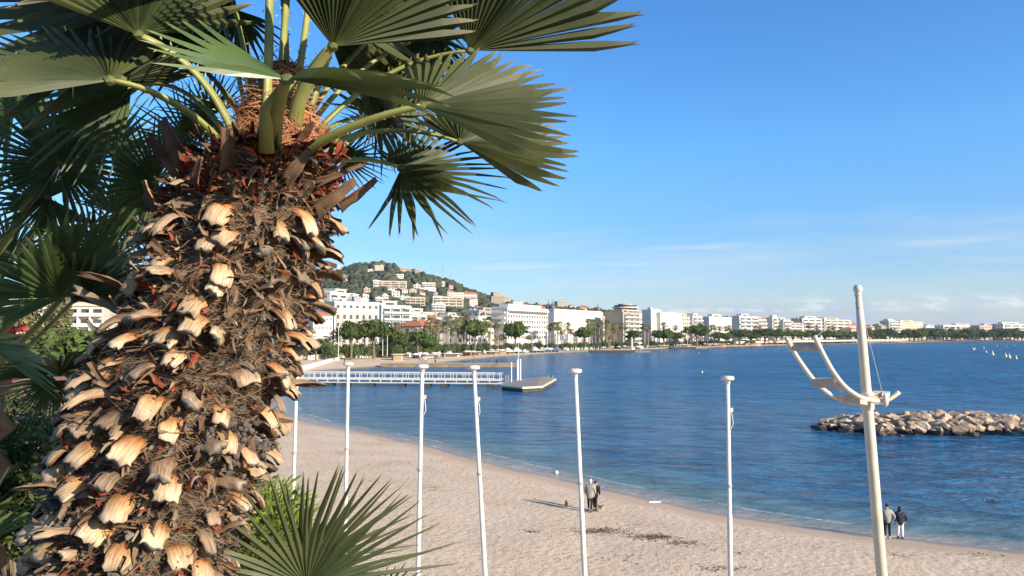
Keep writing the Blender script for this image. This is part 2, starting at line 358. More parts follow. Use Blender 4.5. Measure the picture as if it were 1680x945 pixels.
vo = n.new('ShaderNodeTexVoronoi'); vo.inputs['Scale'].default_value = 3.0; vo.feature = 'SMOOTH_F1'; l.new(g.outputs['Position'], vo.inputs['Vector'])
hgt = ma('ADD', ma('MULTIPLY', nz(3.2, 5, 0.68), 1.0), ma('MULTIPLY', vo.outputs['Distance'], 0.5))
bp = n.new('ShaderNodeBump'); bp.inputs['Distance'].default_value = 0.085; l.new(ma('MULTIPLY', ma('SUBTRACT', 1.0, wet), 0.8), bp.inputs['Strength']); l.new(hgt, bp.inputs['Height']); l.new(bp.outputs[0], b.inputs['Normal'])
M['sand'] = m
# town ground
M['town_ground'] = mat('town_ground', (0.46, 0.40, 0.32), (0.36, 0.32, 0.26), 0.05, 0.9, coords='World')
lim = 0 * D + 46 - 18 * np.clip((Y - 420) / 200, 0, 1)
isbeach = D < lim
o = grid_mesh('beach_sand', X, Y, H, [M['sand']], {'shore': D}, keep=isbeach & (D > -25)); tag(o, kind='structure')
o = grid_mesh('ground', X, Y, np.where(isbeach, H - 0.004, H), [M['town_ground']], None, keep=~isbeach & (Y > 5)); tag(o, kind='structure')
# sea
m = mat('sea_water', (0.01, 0.05, 0.1), None, 1, 0.12, spec=0.5); n, l = nodes_of(m); b = n['Principled BSDF']; b.inputs['IOR'].default_value = 1.33
g = n.new('ShaderNodeNewGeometry'); at = n.new('ShaderNodeAttribute'); at.attribute_name = 'shore'
mp = n.new('ShaderNodeMapping'); mp.inputs['Rotation'].default_value = (0, 0, R(-28)); mp.inputs['Scale'].default_value = (0.45, 1, 1); l.new(g.outputs['Position'], mp.inputs[0])
mp2 = n.new('ShaderNodeMapping'); mp2.inputs['Rotation'].default_value = (0, 0, R(18)); mp2.inputs['Scale'].default_value = (0.35, 1, 1); l.new(g.outputs['Position'], mp2.inputs[0])
sh = ma('MULTIPLY', at.outputs['Fac'], -1.0)
deepc = mx(mr(nz(0.018, 4, 0.6, mp2.outputs[0]), 0.35, 0.65), (0.012, 0.105, 0.235), (0.018, 0.132, 0.285))
sh2 = ma('ADD', sh, ma('MULTIPLY', ma('SUBTRACT', nz(0.12, 4), 0.5), 9.0))
rip_shade = ma('ADD', ma('MULTIPLY', nz(0.62, 4, 0.7, mp2.outputs[0]), 0.62), ma('MULTIPLY', nz(0.20, 4, 0.65, mp.outputs[0]), 0.38))
deepc = mx(mr(rip_shade, 0.42, 0.58), mx(1.0, deepc, (0.50, 0.60, 0.68), 'MULTIPLY'), mx(1.0, deepc, (1.6, 1.40, 1.30), 'MULTIPLY'))  # wave shading put into the water colour: darker troughs, lighter crests
c = mx(mr(sh2, 0.0, 12.0), mx(mr(rip_shade, 0.42, 0.58), (0.048, 0.125, 0.145), (0.105, 0.205, 0.215)), deepc)
c = mx(mr(sh, 0.0, 3.0), (0.30, 0.27, 0.235), c)
fo = ma('MULTIPLY', mr(ma('ADD', sh, ma('MULTIPLY', nz(0.5, 4), 1.6)), 0.75, 1.25, 1, 0), mr(nz(2.0, 6, 0.7), 0.42, 0.60))
fl = ma('MULTIPLY', ma('MULTIPLY', mr(ma('ABSOLUTE', ma('SUBTRACT', ma('ADD', sh, ma('MULTIPLY', nz(0.22, 3), 1.6)), 2.9)), 0.05, 0.30, 1, 0), mr(nz(0.16, 2), 0.42, 0.56)), mr(nz(5.0, 5, 0.7), 0.40, 0.60))
foam = ma('MAXIMUM', ma('MULTIPLY', fo, 0.6), ma('MULTIPLY', fl, 0.6))
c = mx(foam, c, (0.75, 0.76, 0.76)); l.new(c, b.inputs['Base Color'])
l.new(ma('MAXIMUM', mr(foam, 0, 1, 0.16, 0.8), mr(sh, 8.0, 160.0, 0.18, 0.38)), b.inputs['Roughness']); b.inputs['Specular IOR Level'].default_value = 0.28
h0 = ma('ADD', ma('MULTIPLY', nz(0.035, 3, 0.6, mp.outputs[0]), 9.0), ma('MULTIPLY', nz(0.12, 3, 0.6, mp2.outputs[0]), 3.0)); h0 = ma('MULTIPLY', h0, mr(sh, 20.0, 120.0)); h1 = nz(0.42, 3, 0.55, mp.outputs[0]); h2 = nz(1.5, 4, 0.6, mp2.outputs[0]); h3 = nz(5.5, 3, 0.6, mp.outputs[0])
hh = ma('ADD', ma('ADD', ma('ADD', h0, ma('MULTIPLY', h1, 2.6)), ma('MULTIPLY', h2, 0.95)), ma('MULTIPLY', h3, 0.22))
bp = n.new('ShaderNodeBump'); bp.inputs['Distance'].default_value = 1.0; l.new(mr(sh, 0.0, 14.0, 0.30, 1.0), bp.inputs['Strength']); l.new(hh, bp.inputs['Height']); l.new(bp.outputs[0], b.inputs['Normal'])
M['sea'] = m
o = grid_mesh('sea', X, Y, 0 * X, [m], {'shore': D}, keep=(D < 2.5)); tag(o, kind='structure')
# ---------------------------------------------------------------- hill
SKY = [(-900, 540), (-200, 530), (100, 505), (300, 492), (450, 470), (520, 453), (540, 449), (560, 440), (580, 435), (600, 432), (622, 430), (640, 432), (655, 441), (680, 443), (700, 451), (720, 456), (740, 460), (760, 470), (775, 477), (790, 483), (810, 488), (830, 493), (860, 498), (880, 501), (910, 503), (940, 506), (1000, 511), (1060, 520), (1120, 536), (1200, 546), (1500, 548)]
RH = 1250.0; Y0 = 540.0
def hillz(x, y):
    px = 840 + F * np.asarray(x) / np.maximum(y, 1.0)
    s = np.interp(px, [a for a, _ in SKY], [b_ for _, b_ in SKY])
    zs = CZ + (HOR - s) * RH / F - 7
    zs = np.maximum(zs, 2.0)
    t = np.clip((np.asarray(y) - Y0) / (RH - Y0), 0, 1.0); back = np.clip((np.asarray(y) - RH) / 900, 0, 1)
    return 2.3 + np.maximum(zs - 2.3, 0) * (t ** 0.92) * (1 - 0.8 * back * back)
u = np.linspace(-0.75, 0.30, 200); yy = np.linspace(Y0 - 8, 2100, 70)
U, YY = np.meshgrid(u, yy); XX = U * YY
HZ = hillz(XX, YY); HZ = HZ - 1.2 * (HZ < 4.5); HZ[0, :] -= 2.0; HZ = np.where(shore_dist(XX, YY) < 75, -9.0, HZ)
o = grid_mesh('hill', XX, YY, HZ, [M['hill_soil']]); tag(o, kind='structure')
def on_hill(px, py):
    r = ray(px, py); t = Y0
    while t < RH + 20:
        p = CAM + r * t
        if p.z < float(hillz(p.x, p.y)): return p
        t += 4
    return CAM + r * (RH - 10)
# woodland: thousands of rough tree crowns
def crowns(name, pts, rad, mat_, sub=1, seed=0, hscale=0.85):
    vs, fs = ICO[sub]; vs = np.array(vs); fs = np.array(fs); rg = np.random.default_rng(seed)
    K = len(pts); amp = 1 + rg.uniform(-0.30, 0.30, (K, len(vs))); q = vs[None] * amp[..., None] * rad[:, None, None]
    q[..., 2] *= hscale * rg.uniform(0.7, 1.35, (K, 1)); q = q + pts[:, None, :]
    me = bpy.data.meshes.new(name); co = q.reshape(-1, 3); f = (fs[None] + (np.arange(K) * len(vs))[:, None, None]).reshape(-1, 3)
    me.vertices.add(len(co)); me.vertices.foreach_set('co', co.astype(np.float32).ravel())
    me.loops.add(f.size); me.loops.foreach_set('vertex_index', f.astype(np.int32).ravel())
    me.polygons.add(len(f)); me.polygons.foreach_set('loop_start', (np.arange(len(f)) * 3).astype(np.int32)); me.update(calc_edges=True)
    me.materials.append(mat_); o = bpy.data.objects.new(name, me); COL.objects.link(o); return o
# ---------------------------------------------------------------- buildings
def unit_box(name, mats, kind='pane'):
    mb = MB()
    if kind == 'pane':   # dark pane in a slim light frame, 1 x 1, outer face towards -y
        mb.box((0, 0.03, 0), (1, 0.06, 1), 1); mb.box((0, -0.012, 0), (0.84, 0.03, 0.86), 0)
    else: mb.box((0, 0, 0), (1, 1, 1), 0)
    o = mb.build(name, mats); me = o.data; bpy.data.objects.remove(o); return me
PANE = unit_box('window', [M['glass_dark'], M['white_wall']])
PANE2 = unit_box('window', [M['glass_dark'], M['cream_wall']])
BOXM = {}
def boxmesh(mk):
    if mk not in BOXM: BOXM[mk] = unit_box('block', [M[mk]], 'box')
    return BOXM[mk]
def put(name, me, parent, loc, scale, rz=0.0):
    o = bpy.data.objects.new(name, me); COL.objects.link(o); o.parent = parent; o.location = loc; o.scale = scale; o.rotation_euler = (0, 0, rz); return o
BLD = {}
def building(label, px0, px1, ytop, d0, head=None, pxs=None, style='window', floors=6, bays=8, wall='white_wall', base=0.9, W_=None, roof='flat', pent=True, cat='building', name='apartment_building', wfrac=(0.55, 0.55), side=True, skip=0, grp=None, seed=0, roofmat=None, loc=None, height=None, L_=None, side_bays=None, bal='balcony_white', turrets=False, arch=False):
    rg = random.Random(hash((round(px0), round(ytop))) % 9999)
    px1 = max(px1, px0 + 3)
    if head is None: head = np.interp(px0, [500, 640, 900, 1100, 1300, 1680], [68, 66, 58, 50, 42, 36])
    h = R(head); a, b = math.cos(h), math.sin(h)
    Cx = (px0 - 840) / F * d0; Cy = d0
    if L_ is None:
        u1 = (px1 - 840) / F; L_ = (u1 * Cy - Cx) / (a - u1 * b)
    L_ = max(6, min(L_, 200))
    if W_ is None:
        if pxs is not None:
            us = (pxs - 840) / F; lx, ly = -b, a; W_ = (us * Cy - Cx) / (lx - us * ly); W_ = max(8, min(W_, 60))
        else: W_ = 13.0
    Ht = height if height else ztop(ytop, d0) - base
    t = empty(name, (Cx, Cy, base), h, label=label, cat=cat, group=grp)
    mb = MB(); mb.box((L_ / 2, W_ / 2, Ht / 2), (L_, W_, Ht)); mb.build('wall', M[wall], t)
    fh = Ht / floors
    pane = PANE if wall == 'white_wall' else PANE2
    budget = 96
    # roof
    if roof == 'flat':
        mb = MB(); mb.box((L_ / 2, W_ / 2, Ht + 0.2), (L_ + 0.7, W_ + 0.7, 0.4))
        mb.box((L_ / 2, 0.12, Ht + 0.65), (L_ + 0.4, 0.2, 0.5)); mb.box((0.12, W_ / 2, Ht + 0.65), (0.2, W_ - 0.3, 0.5))
        mb.build('roof', M[wall], t)
        if pent:
            w = L_ * rg.uniform(0.35, 0.6); x = rg.uniform(w / 2 + 1, L_ - w / 2 - 1)
            p = MB(); p.box((x, W_ * 0.55, Ht + 0.4 + 1.3), (w, W_ * 0.5, 2.6)); p.box((x, W_ * 0.55, Ht + 3.15), (w + 0.8, W_ * 0.5 + 0.8, 0.3)); p = p.build('penthouse', M[wall], t)
            if budget > 4: put('window', pane, p, (x, W_ * 0.3 - 0.03, Ht + 1.7), (w * 0.7, 1, 1.4)); budget -= 1
        for k in range(rg.randint(1, 3)):
            x = rg.uniform(2, max(2.5, L_ - 2)); p = MB(); hh = rg.uniform(1.0, 2.4); p.box((x, W_ * rg.uniform(0.3, 0.7), Ht + 0.4 + hh / 2), (rg.uniform(1.5, 3.5), 2.2, hh)); p.build('rooftop_unit', M[rg.choice(['grey_wall', wall])], t)
    else:
        rm = M[roofmat or 'red_tile']; rh = min(L_, W_) * 0.22; e = 0.6; mb = MB()
        x0, x1, y0, y1 = -e, L_ + e, -e, W_ + e
        if L_ > W_: r0, r1 = (W_ / 2, W_ / 2), (L_ - W_ / 2, W_ / 2)
        else: r0, r1 = (L_ / 2, L_ / 2), (L_ / 2, W_ - L_ / 2)
        vs = [(x0, y0, Ht), (x1, y0, Ht), (x1, y1, Ht), (x0, y1, Ht), (r0[0], r0[1], Ht + rh), (r1[0], r1[1], Ht + rh), (x0, y0, Ht + .25), (x1, y0, Ht + .25), (x1, y1, Ht + .25), (x0, y1, Ht + .25)]
        if L_ > W_: fs = [(6, 7, 5, 4), (7, 8, 5), (8, 9, 4, 5), (9, 6, 4)]
        else: fs = [(6, 7, 4), (7, 8, 5, 4), (8, 9, 5), (9, 6, 4, 5)]
        fs += [(0, 1, 7, 6), (1, 2, 8, 7), (2, 3, 9, 8), (3, 0, 6, 9), (3, 2, 1, 0)]
        mb.add(vs, fs); rf = mb.build('roof', rm, t)
        c = MB(); c.box((L_ * 0.3, W_ * 0.4, Ht + rh * 0.9), (0.9, 0.9, 2.0)); c.build('chimney', M[wall], rf)
    z0 = skip
    if style in ('window', 'plain'):
        bw = L_ / bays
        for f in range(z0, floors):
            for k in range(bays):
                if budget <= 0: break
                if style == 'plain' and rg.random() < 0.25: continue
                put('window', pane, t, ((k + 0.5) * bw, -0.05, (f + 0.52) * fh), (bw * wfrac[0], 1, fh * wfrac[1])); budget -= 1
    elif style == 'balcony':
        for f in range(z0, floors):
            nb = max(2, bays // 3)
            for k in range(nb):
                if budget <= 0: break
                bw = L_ / nb
                put('window', pane, t, ((k + 0.5) * bw, -0.05, (f + 0.45) * fh), (bw * 0.86, 1, fh * 0.66)); budget -= 1
            if f > 0 or z0 == 0:
                wob = rg.uniform(0.0, 0.06) * L_
                put('balcony', boxmesh(bal), t, (L_ / 2 + wob / 2, -0.72, f * fh + 0.42), (L_ - wob - 0.2, 1.4, fh * 0.34))
                if rg.random() < 0.25 and budget > 0:
                    put('awning', boxmesh('awning'), t, (L_ * rg.uniform(0.2, 0.8), -0.9, f * fh + fh * 0.86), (L_ * 0.12, 1.3, 0.25)); budget -= 1
            if rg.random() < 0.0: pass
        for k in range(1, max(2, bays // 3)):
            put('partition', boxmesh(bal), t, (k * L_ / max(2, bays // 3), -0.6, Ht / 2 + z0 * fh / 2), (0.3, 1.1, Ht - z0 * fh - 1.0))
    if side and W_ > 9:
        sb = side_bays if side_bays is not None else 3
        for f in range(z0, floors):
            for k in range(sb):
                if budget <= 0: break
                put('window', pane, t, (-0.05, W_ * (k + 0.5) / sb, (f + 0.52) * fh), (W_ / sb * 0.4, 1, fh * 0.5), R(-90)); budget -= 1
    BLD[label] = t; t['_L'] = L_; t['_W'] = W_; t['_H'] = Ht
    return t
B = building
g1 = 'seafront buildings along the bay'
B('white hotel wing with orange tiled roof right beside the palm trunk', 514, 546, 517, 300, head=48, style='plain', floors=5, bays=5, roof='hip', W_=14, wfrac=(0.4, 0.25), name='hotel_building', cat='hotel')
hb = B('ornate white belle epoque hotel with tall arched window bays', 549, 622, 497, 330, head=42, style='none', floors=7, bays=7, W_=20, side=True, pent=False, name='hotel_building', cat='hotel')
L_ = hb['_L']; H_ = hb['_H']
for k in range(7):      # tall arched bays between pilasters
    bw = L_ / 7; x = (k + 0.5) * bw; ctr = k == 3
    p = MB(); p.box((k * bw, -0.18, H_ * 0.46), (bw * 0.16, 0.3, H_ * 0.90)); p.build('pilaster', M['white_wall'], hb)
    n = 12; w = bw * 0.33; zc = H_ * (0.80 if ctr else 0.74)
    pts = [(x - w, 0), (x + w, 0)] + [(x + w * math.cos(i * math.pi / n), w * 1.2 * math.sin(i * math.pi / n)) for i in range(n + 1)]
    pts = [(x - w, H_ * 0.06), (x + w, H_ * 0.06)] + [(x + w * math.cos(i * math.pi / n), zc + w * 1.2 * math.sin(i * math.pi / n)) for i in range(n + 1)]
    vs = [(a, -0.06, c) for a, c in pts]; mb = MB(); mb.add(vs, [tuple(range(len(vs)))]); mb.add([(a, 0.02, c) for a, c in pts], [tuple(range(len(vs)))])
    ab = mb.build('arched_window', M['beige_wall' if not ctr else 'grey_wall'], hb)
    for f in range(5):
        put('window', PANE2, hb, (x, -0.12, H_ * (0.14 + f * 0.15)), (w * 1.5, 1, H_ * 0.10))
        put('balcony', boxmesh('balcony_white'), hb, (x, -0.35, H_ * (0.08 + f * 0.15)), (w * 1.6, 0.5, 0.6))
    put('window', PANE2, hb, (x, -0.12, H_ * 0.935), (bw * 0.5, 1, 1.5))
mb = MB(); mb.box((L_ * 0.5, 1.0, H_ + 1.6), (L_ / 7 * 1.1, 2.0, 3.2)); mb.box((L_ * 0.5, -0.06, H_ + 1.2), (L_ / 7 * 0.8, 0.08, 2.0)); mb.build('gable', M['grey_wall'], hb)
B('tall white stepped apartment block rising behind the arched hotel', 541, 583, 481, 400, style='balcony', floors=10, bays=9, W_=16)
B('white roofed block stepping down behind the arched hotel', 583, 604, 491, 410, style='window', floors=9, bays=6, W_=16)
B('pale apartment block with glass balconies right of the arched hotel', 626, 674, 503, 372, head=48, style='balcony', floors=7, bays=9, W_=14, bal='balcony_glass', skip=1)
B('cream stepped apartment block with leafy balconies', 674, 700, 517, 395, style='balcony', floors=6, bays=6, wall='cream_wall', W_=14)
B('low white upper block behind the leafy balconies', 655, 712, 512, 470, style='window', floors=7, bays=12, wall='white_wall')
B('beige seafront villa with terracotta hip roof among palms', 692, 728, 535, 352, pxs=689, style='window', floors=3, bays=6, wall='beige_wall', roof='hip', W_=16, name='villa', cat='villa', wfrac=(0.35, 0.5))
B('pale block behind the terracotta roofed villa', 716, 772, 523, 470, style='balcony', floors=6, bays=9, wall='cream_wall')
B('dark fronted block with red roof trim behind the low white terraces', 786, 818, 511, 500, style='balcony', floors=7, bays=9, wall='grey_wall', bal='beige_wall', W_=14)
B('low white modern building with roof terrace beside the grid hotel', 764, 836, 527, 405, style='window', floors=4, bays=11, W_=18, wfrac=(0.42, 0.45), name='hotel_building', cat='hotel')
B('long red tiled roof building behind the grid hotel', 850, 905, 503.5, 600, style='window', floors=8, bays=10, wall='pink_wall', roof='hip', W_=13)
B('large white hotel with a grid of small square windows', 832, 899, 505.5, 430, pxs=806, style='window', floors=8, bays=16, skip=2, wfrac=(0.62, 0.56), pent=False, side=False, name='hotel_building', cat='hotel')
gh = BLD['large white hotel with a grid of small square windows']; L_, W2, H_ = gh['_L'], gh['_W'], gh['_H']
mb = MB(); mb.box((L_ * 0.5, W2 * 0.5, H_ + 1.6), (L_ * 0.8, W2 * 0.6, 2.4)); mb.build('penthouse', M['white_wall'], gh)
for f in range(2, 8):
    put('side_balcony', boxmesh('grey_wall' if f < 5 else 'white_wall'), gh, (-0.8, W2 * 0.5, f * H_ / 8 + 0.6), (1.5, W2 * 0.8, 1.0))
put('cornice', boxmesh('balcony_white'), gh, (L_ / 2, -0.35, H_ * 0.965), (L_ + 1, 0.7, 0.9)); put('band_window', boxmesh('glass_dark'), gh, (L_ / 2, -0.04, H_ * 0.905), (L_ * 0.93, 0.14, 1.2))
ch = B('long white palace hotel with grey corner cupolas and red roof edge', 909, 988, 509, 490, pxs=896, style='window', floors=7, bays=18, skip=1, wfrac=(0.22, 0.30), pent=False, side_bays=4, name='hotel_building', cat='hotel')
L_, W2, H_ = ch['_L'], ch['_W'], ch['_H']
mb = MB(); mb.prism([(1, 1), (L_ - 1, 1), (L_ - 1, W2 - 1), (1, W2 - 1)], H_ + 0.42, H_ + 1.3); mb.build('roof_edge', M['red_tile'], ch)
for x, s in ((2.2, 1.0), (L_ - 2.2, 1.0), (2.2, 0.0)):
    y = 2.5 if s else W2 - 2.5
    mb = MB(); mb.lathe([(2.0, H_ - 2), (2.0, H_ + 1.2), (2.2, H_ + 1.3), (2.1, H_ + 1.7), (1.7, H_ + 2.9), (1.0, H_ + 4.0), (0.45, H_ + 4.7), (0.25, H_ + 5.3), (0.08, H_ + 7.2)], 14, c=(x, y, 0)); mb.build('cupola', M['slate'], ch, smooth=True)
B('modern hotel with curved white balconies and a blank beige side wall', 1022, 1050, 514, 520, pxs=992, style='balcony', floors=8, bays=9, wall='beige_wall', side=False, name='hotel_building', cat='hotel')
B('shorter cream wing against the blank beige wall', 989, 1000, 521, 560, style='window', floors=7, bays=4, wall='cream_wall')
# round stacked tower
t = empty('round_tower', ((1026 - 840) / F * 700, 700, 2.3), 0, label='round stacked cream tower block behind the beige walled hotel', cat='tower block')
mb = MB(); H_ = ztop(501.5, 700) - 2.3; mb.lathe([(13, 0), (13, H_ - 7), (10.5, H_ - 7), (10.5, H_ - 2), (7, H_ - 2), (7, H_ + 1.5)], 24); mb.build('wall', M['cream_wall'], t)
for f in range(7):
    mb = MB(); z = H_ - 2.5 - f * 3.1; r = 12.4 if f < 2 else 14.6; mb.lathe([(r, z), (r + 0.2, z), (r + 0.2, z + 1.1), (r, z + 1.1)], 24); mb.build('balcony', M['balcony_white'], t)
    mb = MB(); mb.lathe([(r - 1.7, z + 1.2), (r - 1.7, z + 2.8)], 24); mb.build('window_band', M['glass_dark'], t)
B('tall white hotel with shuttered side windows, second past the round tower', 1083, 1119, 514, 595, style='window', floors=8, bays=14, wfrac=(0.2, 0.3), pent=False, name='hotel_building', cat='hotel', side=False)
B('white tower wing with windows on its shaded left side', 1068, 1084, 509.5, 590, pxs=1055, style='plain', floors=9, bays=4, wfrac=(0.25, 0.3), pent=False, side_bays=3)
B('cream block with thin red trimmed windows right of the tall white hotel', 1119, 1136, 521, 640, style='window', floors=7, bays=5, wall='cream_wall')
B('pale block with long balconies between the two white hotels', 1136, 1152, 520, 650, style='balcony', floors=7, bays=6)
B('broad white hotel with a rooftop pavilion', 1163, 1200, 521, 670, pxs=1151, style='window', floors=7, bays=12, wfrac=(0.3, 0.3), name='hotel_building', cat='hotel')
B('white slab block with grey shaded end wall', 1213, 1243, 520, 740, pxs=1196, style='balcony', floors=7, bays=9, side=False)
B('narrow yellowish block right of the grey ended slab', 1243, 1257, 525, 765, style='balcony', floors=6, bays=6, wall='cream_wall')
B('white stepped block with a rounded corner before the gap', 1267, 1285, 522, 810, pxs=1257, style='balcony', floors=7, bays=6)
B('lower white step of the rounded corner block', 1285, 1296, 526, 815, style='balcony', floors=6, bays=6)
B('white block with wide grey left side behind the wooden rails', 1316, 1348, 523, 890, pxs=1297, style='balcony', floors=7, bays=9)
B('cream terraced block just left of the ball topped mast', 1352, 1395, 525, 940, style='balcony', floors=7, bays=12, wall='cream_wall')
B('small orange roofed house just left of the ball topped mast', 1396, 1404, 540, 950, style='window', floors=2, bays=3, wall='pink_wall', roof='hip', name='house', cat='house')
B('small orange roofed house just right of the ball topped mast', 1420, 1434, 538, 980, style='window', floors=3, bays=4, wall='cream_wall', roof='hip', name='house', cat='house')
B('white seafront block with grey left end, first right of the mast', 1458, 1475, 527, 1060, pxs=1443, style='balcony', floors=7, bays=9)
B('cream block with vertical window bays, second right of the mast', 1476, 1514, 528.5, 1080, style='window', floors=7, bays=12, wall='cream_wall', wfrac=(0.45, 0.6))
B('low pale houses row behind dark trees right of the cream bay block', 1517, 1544, 536, 1150, style='balcony', floors=3, bays=9)
B('long low white terraced building behind the reddish tree', 1547, 1596, 534, 1120, style='balcony', floors=4, bays=15)
B('pinkish block with stepped roof third from the right edge', 1606, 1640, 534.5, 1130, style='window', floors=5, bays=9, wall='pink_wall')
B('white block with flat roof at the right edge of the shore', 1645, 1700, 532, 1150, style='balcony', floors=5, bays=14)
B('low white beach pavilion on the far shore right of the mast', 1444, 1468, 551.5, 990, style='window', floors=1, bays=4, W_=8, name='pavilion', cat='pavilion', pent=False)
# extra back-row town blocks filling the gaps between the seafront fronts
for i, (a, b_, yt, d, w, lb) in enumerate([
    (735, 770, 529, 430, 'white_wall', 'low white block half hidden by the palm grove'),
    (1003, 1012, 518, 640, 'pink_wall', 'narrow pinkish block peeking over the beige side wall'),
    (1050, 1060, 520, 640, 'cream_wall', 'small cream block between the modern hotel and the white tower wing'),
    (1119, 1160, 523, 760, 'white_wall', 'rear white block with roof huts behind the long balconies'),
    (1196, 1214, 523, 800, 'grey_wall', 'small grey block behind the grey ended slab'),
    (1244, 1262, 528, 850, 'white_wall', 'low white block behind the narrow yellowish one'),
    (1296, 1305, 531, 900, 'pink_wall', 'tiny pink block in the gap left of the wide grey sided one'),
    (1596, 1608, 538, 1180, 'beige_wall', 'low beige block left of the pinkish stepped one'),
    (1395, 1406, 534, 1050, 'white_wall', 'small white block directly behind the mast')]):
    B(lb, a, b_, yt, d, style='window', floors=5, bays=5, wall=w, W_=12, name='town_building')
tbl = [(545, 500), (640, 507), (700, 518), (770, 523), (830, 514), (905, 511), (990, 518), (1050, 519), (1120, 521), (1200, 523), (1300, 527), (1400, 533), (1440, 535), (1520, 539), (1600, 539), (1700, 537)]
rgb_ = random.Random(44); px = 700; nn = 0
def depth_of(px): return float(np.interp(px, [500, 520, 577, 614, 650, 690, 780, 850, 960, 1090, 1143, 1212, 1254, 1300, 1400, 1500, 1680], [255, 262, 272, 284, 298, 318, 368, 410, 465, 560, 600, 660, 700, 740, 860, 960, 1080]))
while px < 1690:
    w_ = rgb_.uniform(12, 26); nn += 1; yt = float(np.interp(px, [a for a, _ in tbl], [b_ for _, b_ in tbl])) + rgb_.uniform(-1, 5)
    B('%s rear town block peeking between the seafront buildings, %s from the left' % (rgb_.choice(['pale', 'tall', 'plain', 'broad']), ordw(nn)), px, px + w_, yt, depth_of(px) + rgb_.uniform(130, 190), style=rgb_.choice(['window', 'balcony', 'balcony', 'window']), floors=7, bays=6, wall=rgb_.choice(['white_wall', 'cream_wall', 'cream_wall', 'pink_wall', 'beige_wall', 'white_wall']), W_=14, name='town_building', roof='hip' if rgb_.random() < .15 else 'flat', grp='rear town blocks'); px += w_ * rgb_.uniform(.8, 1.25)
# terraced flats at far left, seen through the fronds
for i, (p0, p1, yt, d, fl, lb) in enumerate([(-60, 92, 487, 190, 7, 'terraced flats with long white balconies, left block behind the fronds'), (70, 170, 502, 165, 6, 'terraced flats with long white balconies, right block behind the fronds')]):
    hd = 12.0; B(lb, p0, p1, yt, d, head=hd, style='balcony', floors=fl, bays=15, W_=14, base=3.0, wall='cream_wall')
# ---------------------------------------------------------------- hill villas
VR = []
HB = [(555, 438.5, 5, 3, 'w', 'f', 'small white house near the ridge just right of the palm trunk'), (621.5, 440, 15, 8, 'c', 'f', 'cream villa alone below the hilltop'), (607, 444.5, 9, 3, 'w', 'f', 'low white annex left of the villa below the hilltop'),
      (665, 443, 18, 4.5, 'b', 'f', 'long beige house on the right shoulder of the ridge'), (684, 446, 7, 6, 'b', 'f', 'small beige house at the end of the ridge shoulder'), (656, 454, 12, 7, 'w', 'f', 'white villa midway below the ridge shoulder'),
      (640, 466, 54, 9, 'c', 'b', 'long cream apartment row halfway up the hill'), (616, 466, 9, 11, 'w', 'b', 'white end block left of the long cream apartment row'), (602, 477, 11, 6, 'b', 'f', 'beige house left under the apartment row'),
      (641, 474, 12, 5, 'w', 'r', 'white house with red roof under the apartment row'), (649, 483, 13, 9, 'w', 'f', 'bright white cube house under the apartment row'), (664, 478, 9, 7, 'w', 'r', 'white house with red roof right of the cube house'),
      (677, 478, 12, 4, 'c', 'f', 'flat cream house in the middle of the slope'), (684, 470.5, 12, 5, 'w', 'f', 'white terrace house left of the big stepped villa'), (703, 469, 22, 9, 'w', 'b', 'big stepped white villa on the right slope'), (700, 475, 30, 4, 'w', 'f', 'low white terrace wall house below the stepped villa'),
      (727, 467, 6, 7, 'c', 'f', 'small tower like cream house under the antenna mast'), (740, 472, 7, 4, 'b', 'f', 'small beige house right of the antenna mast'), (739, 482, 10, 8, 'w', 'r', 'white house with red roof above the banded flats'),
      (752, 485, 18, 8, 'w', 'f', 'wide white villa above the banded flats'), (770, 486, 26, 9, 'w', 'r', 'pinkish white villa with red roofs at the hill foot'), (777, 497, 13, 13, 'w', 'r', 'narrow white house with red dormers at the hill foot'),
      (681, 494, 33, 11, 'c', 'b', 'left banded yellow apartment slab'), (735, 495.5, 50, 16, 'c', 'b', 'right banded yellow apartment slab'), (719.5, 507, 22, 15, 'w', 'b', 'white apartment cube in front of the banded slabs'),
      (632, 488, 10, 6, 'w', 'f', 'small white house above the stepped block roofs'), (622, 492, 12, 6, 'w', 'b', 'white flats peeping above the arched hotel'), (775, 514, 6, 9, 'w', 'f', 'narrow white house beside the dark trees'),
      (816, 483.5, 13, 7, 'b', 'f', 'square beige tower house on the right skyline'), (817, 493, 22, 12, 'b', 'f', 'beige castle like villa on the right skyline'), (832, 491, 13, 8, 'b', 'f', 'beige terrace house right of the castle like villa'), (850, 500, 16, 7, 'w', 'f', 'white villa above the grid hotel roof'), (862, 503, 12, 6, 'w', 'r', 'white house with red roof above the grid hotel'),
      (886, 498.5, 8, 3.5, 'b', 'f', 'small beige house on the low ridge left of the palace hotel'), (921, 498.5, 13, 7, 'b', 'f', 'beige house on the low ridge behind the palace hotel'), (940, 503, 9, 3, 'w', 'r', 'low house with red roof behind the palace hotel middle'), (958, 505, 16, 3, 'b', 'r', 'low brown roofed house behind the palace hotel right'),
      (693, 482, 9, 4, 'w', 'r', 'small white house with red roof in the middle of the slope'), (661, 490, 8, 5, 'w', 'f', 'small white house beside the left banded slab'), (715, 484, 8, 4, 'b', 'f', 'small beige house between stepped villa and banded slabs'), (565, 461, 6, 3, 'w', 'f', 'tiny white house in the dark wood left'), (600, 487, 10, 5, 'w', 'f', 'white house just above the stepped block'), (785, 507, 9, 7, 'w', 'r', 'white house with red roof among dark trees at the hill foot'), (797, 513, 12, 7, 'b', 'f', 'beige house at the hill foot near the palm grove')]
hp = []
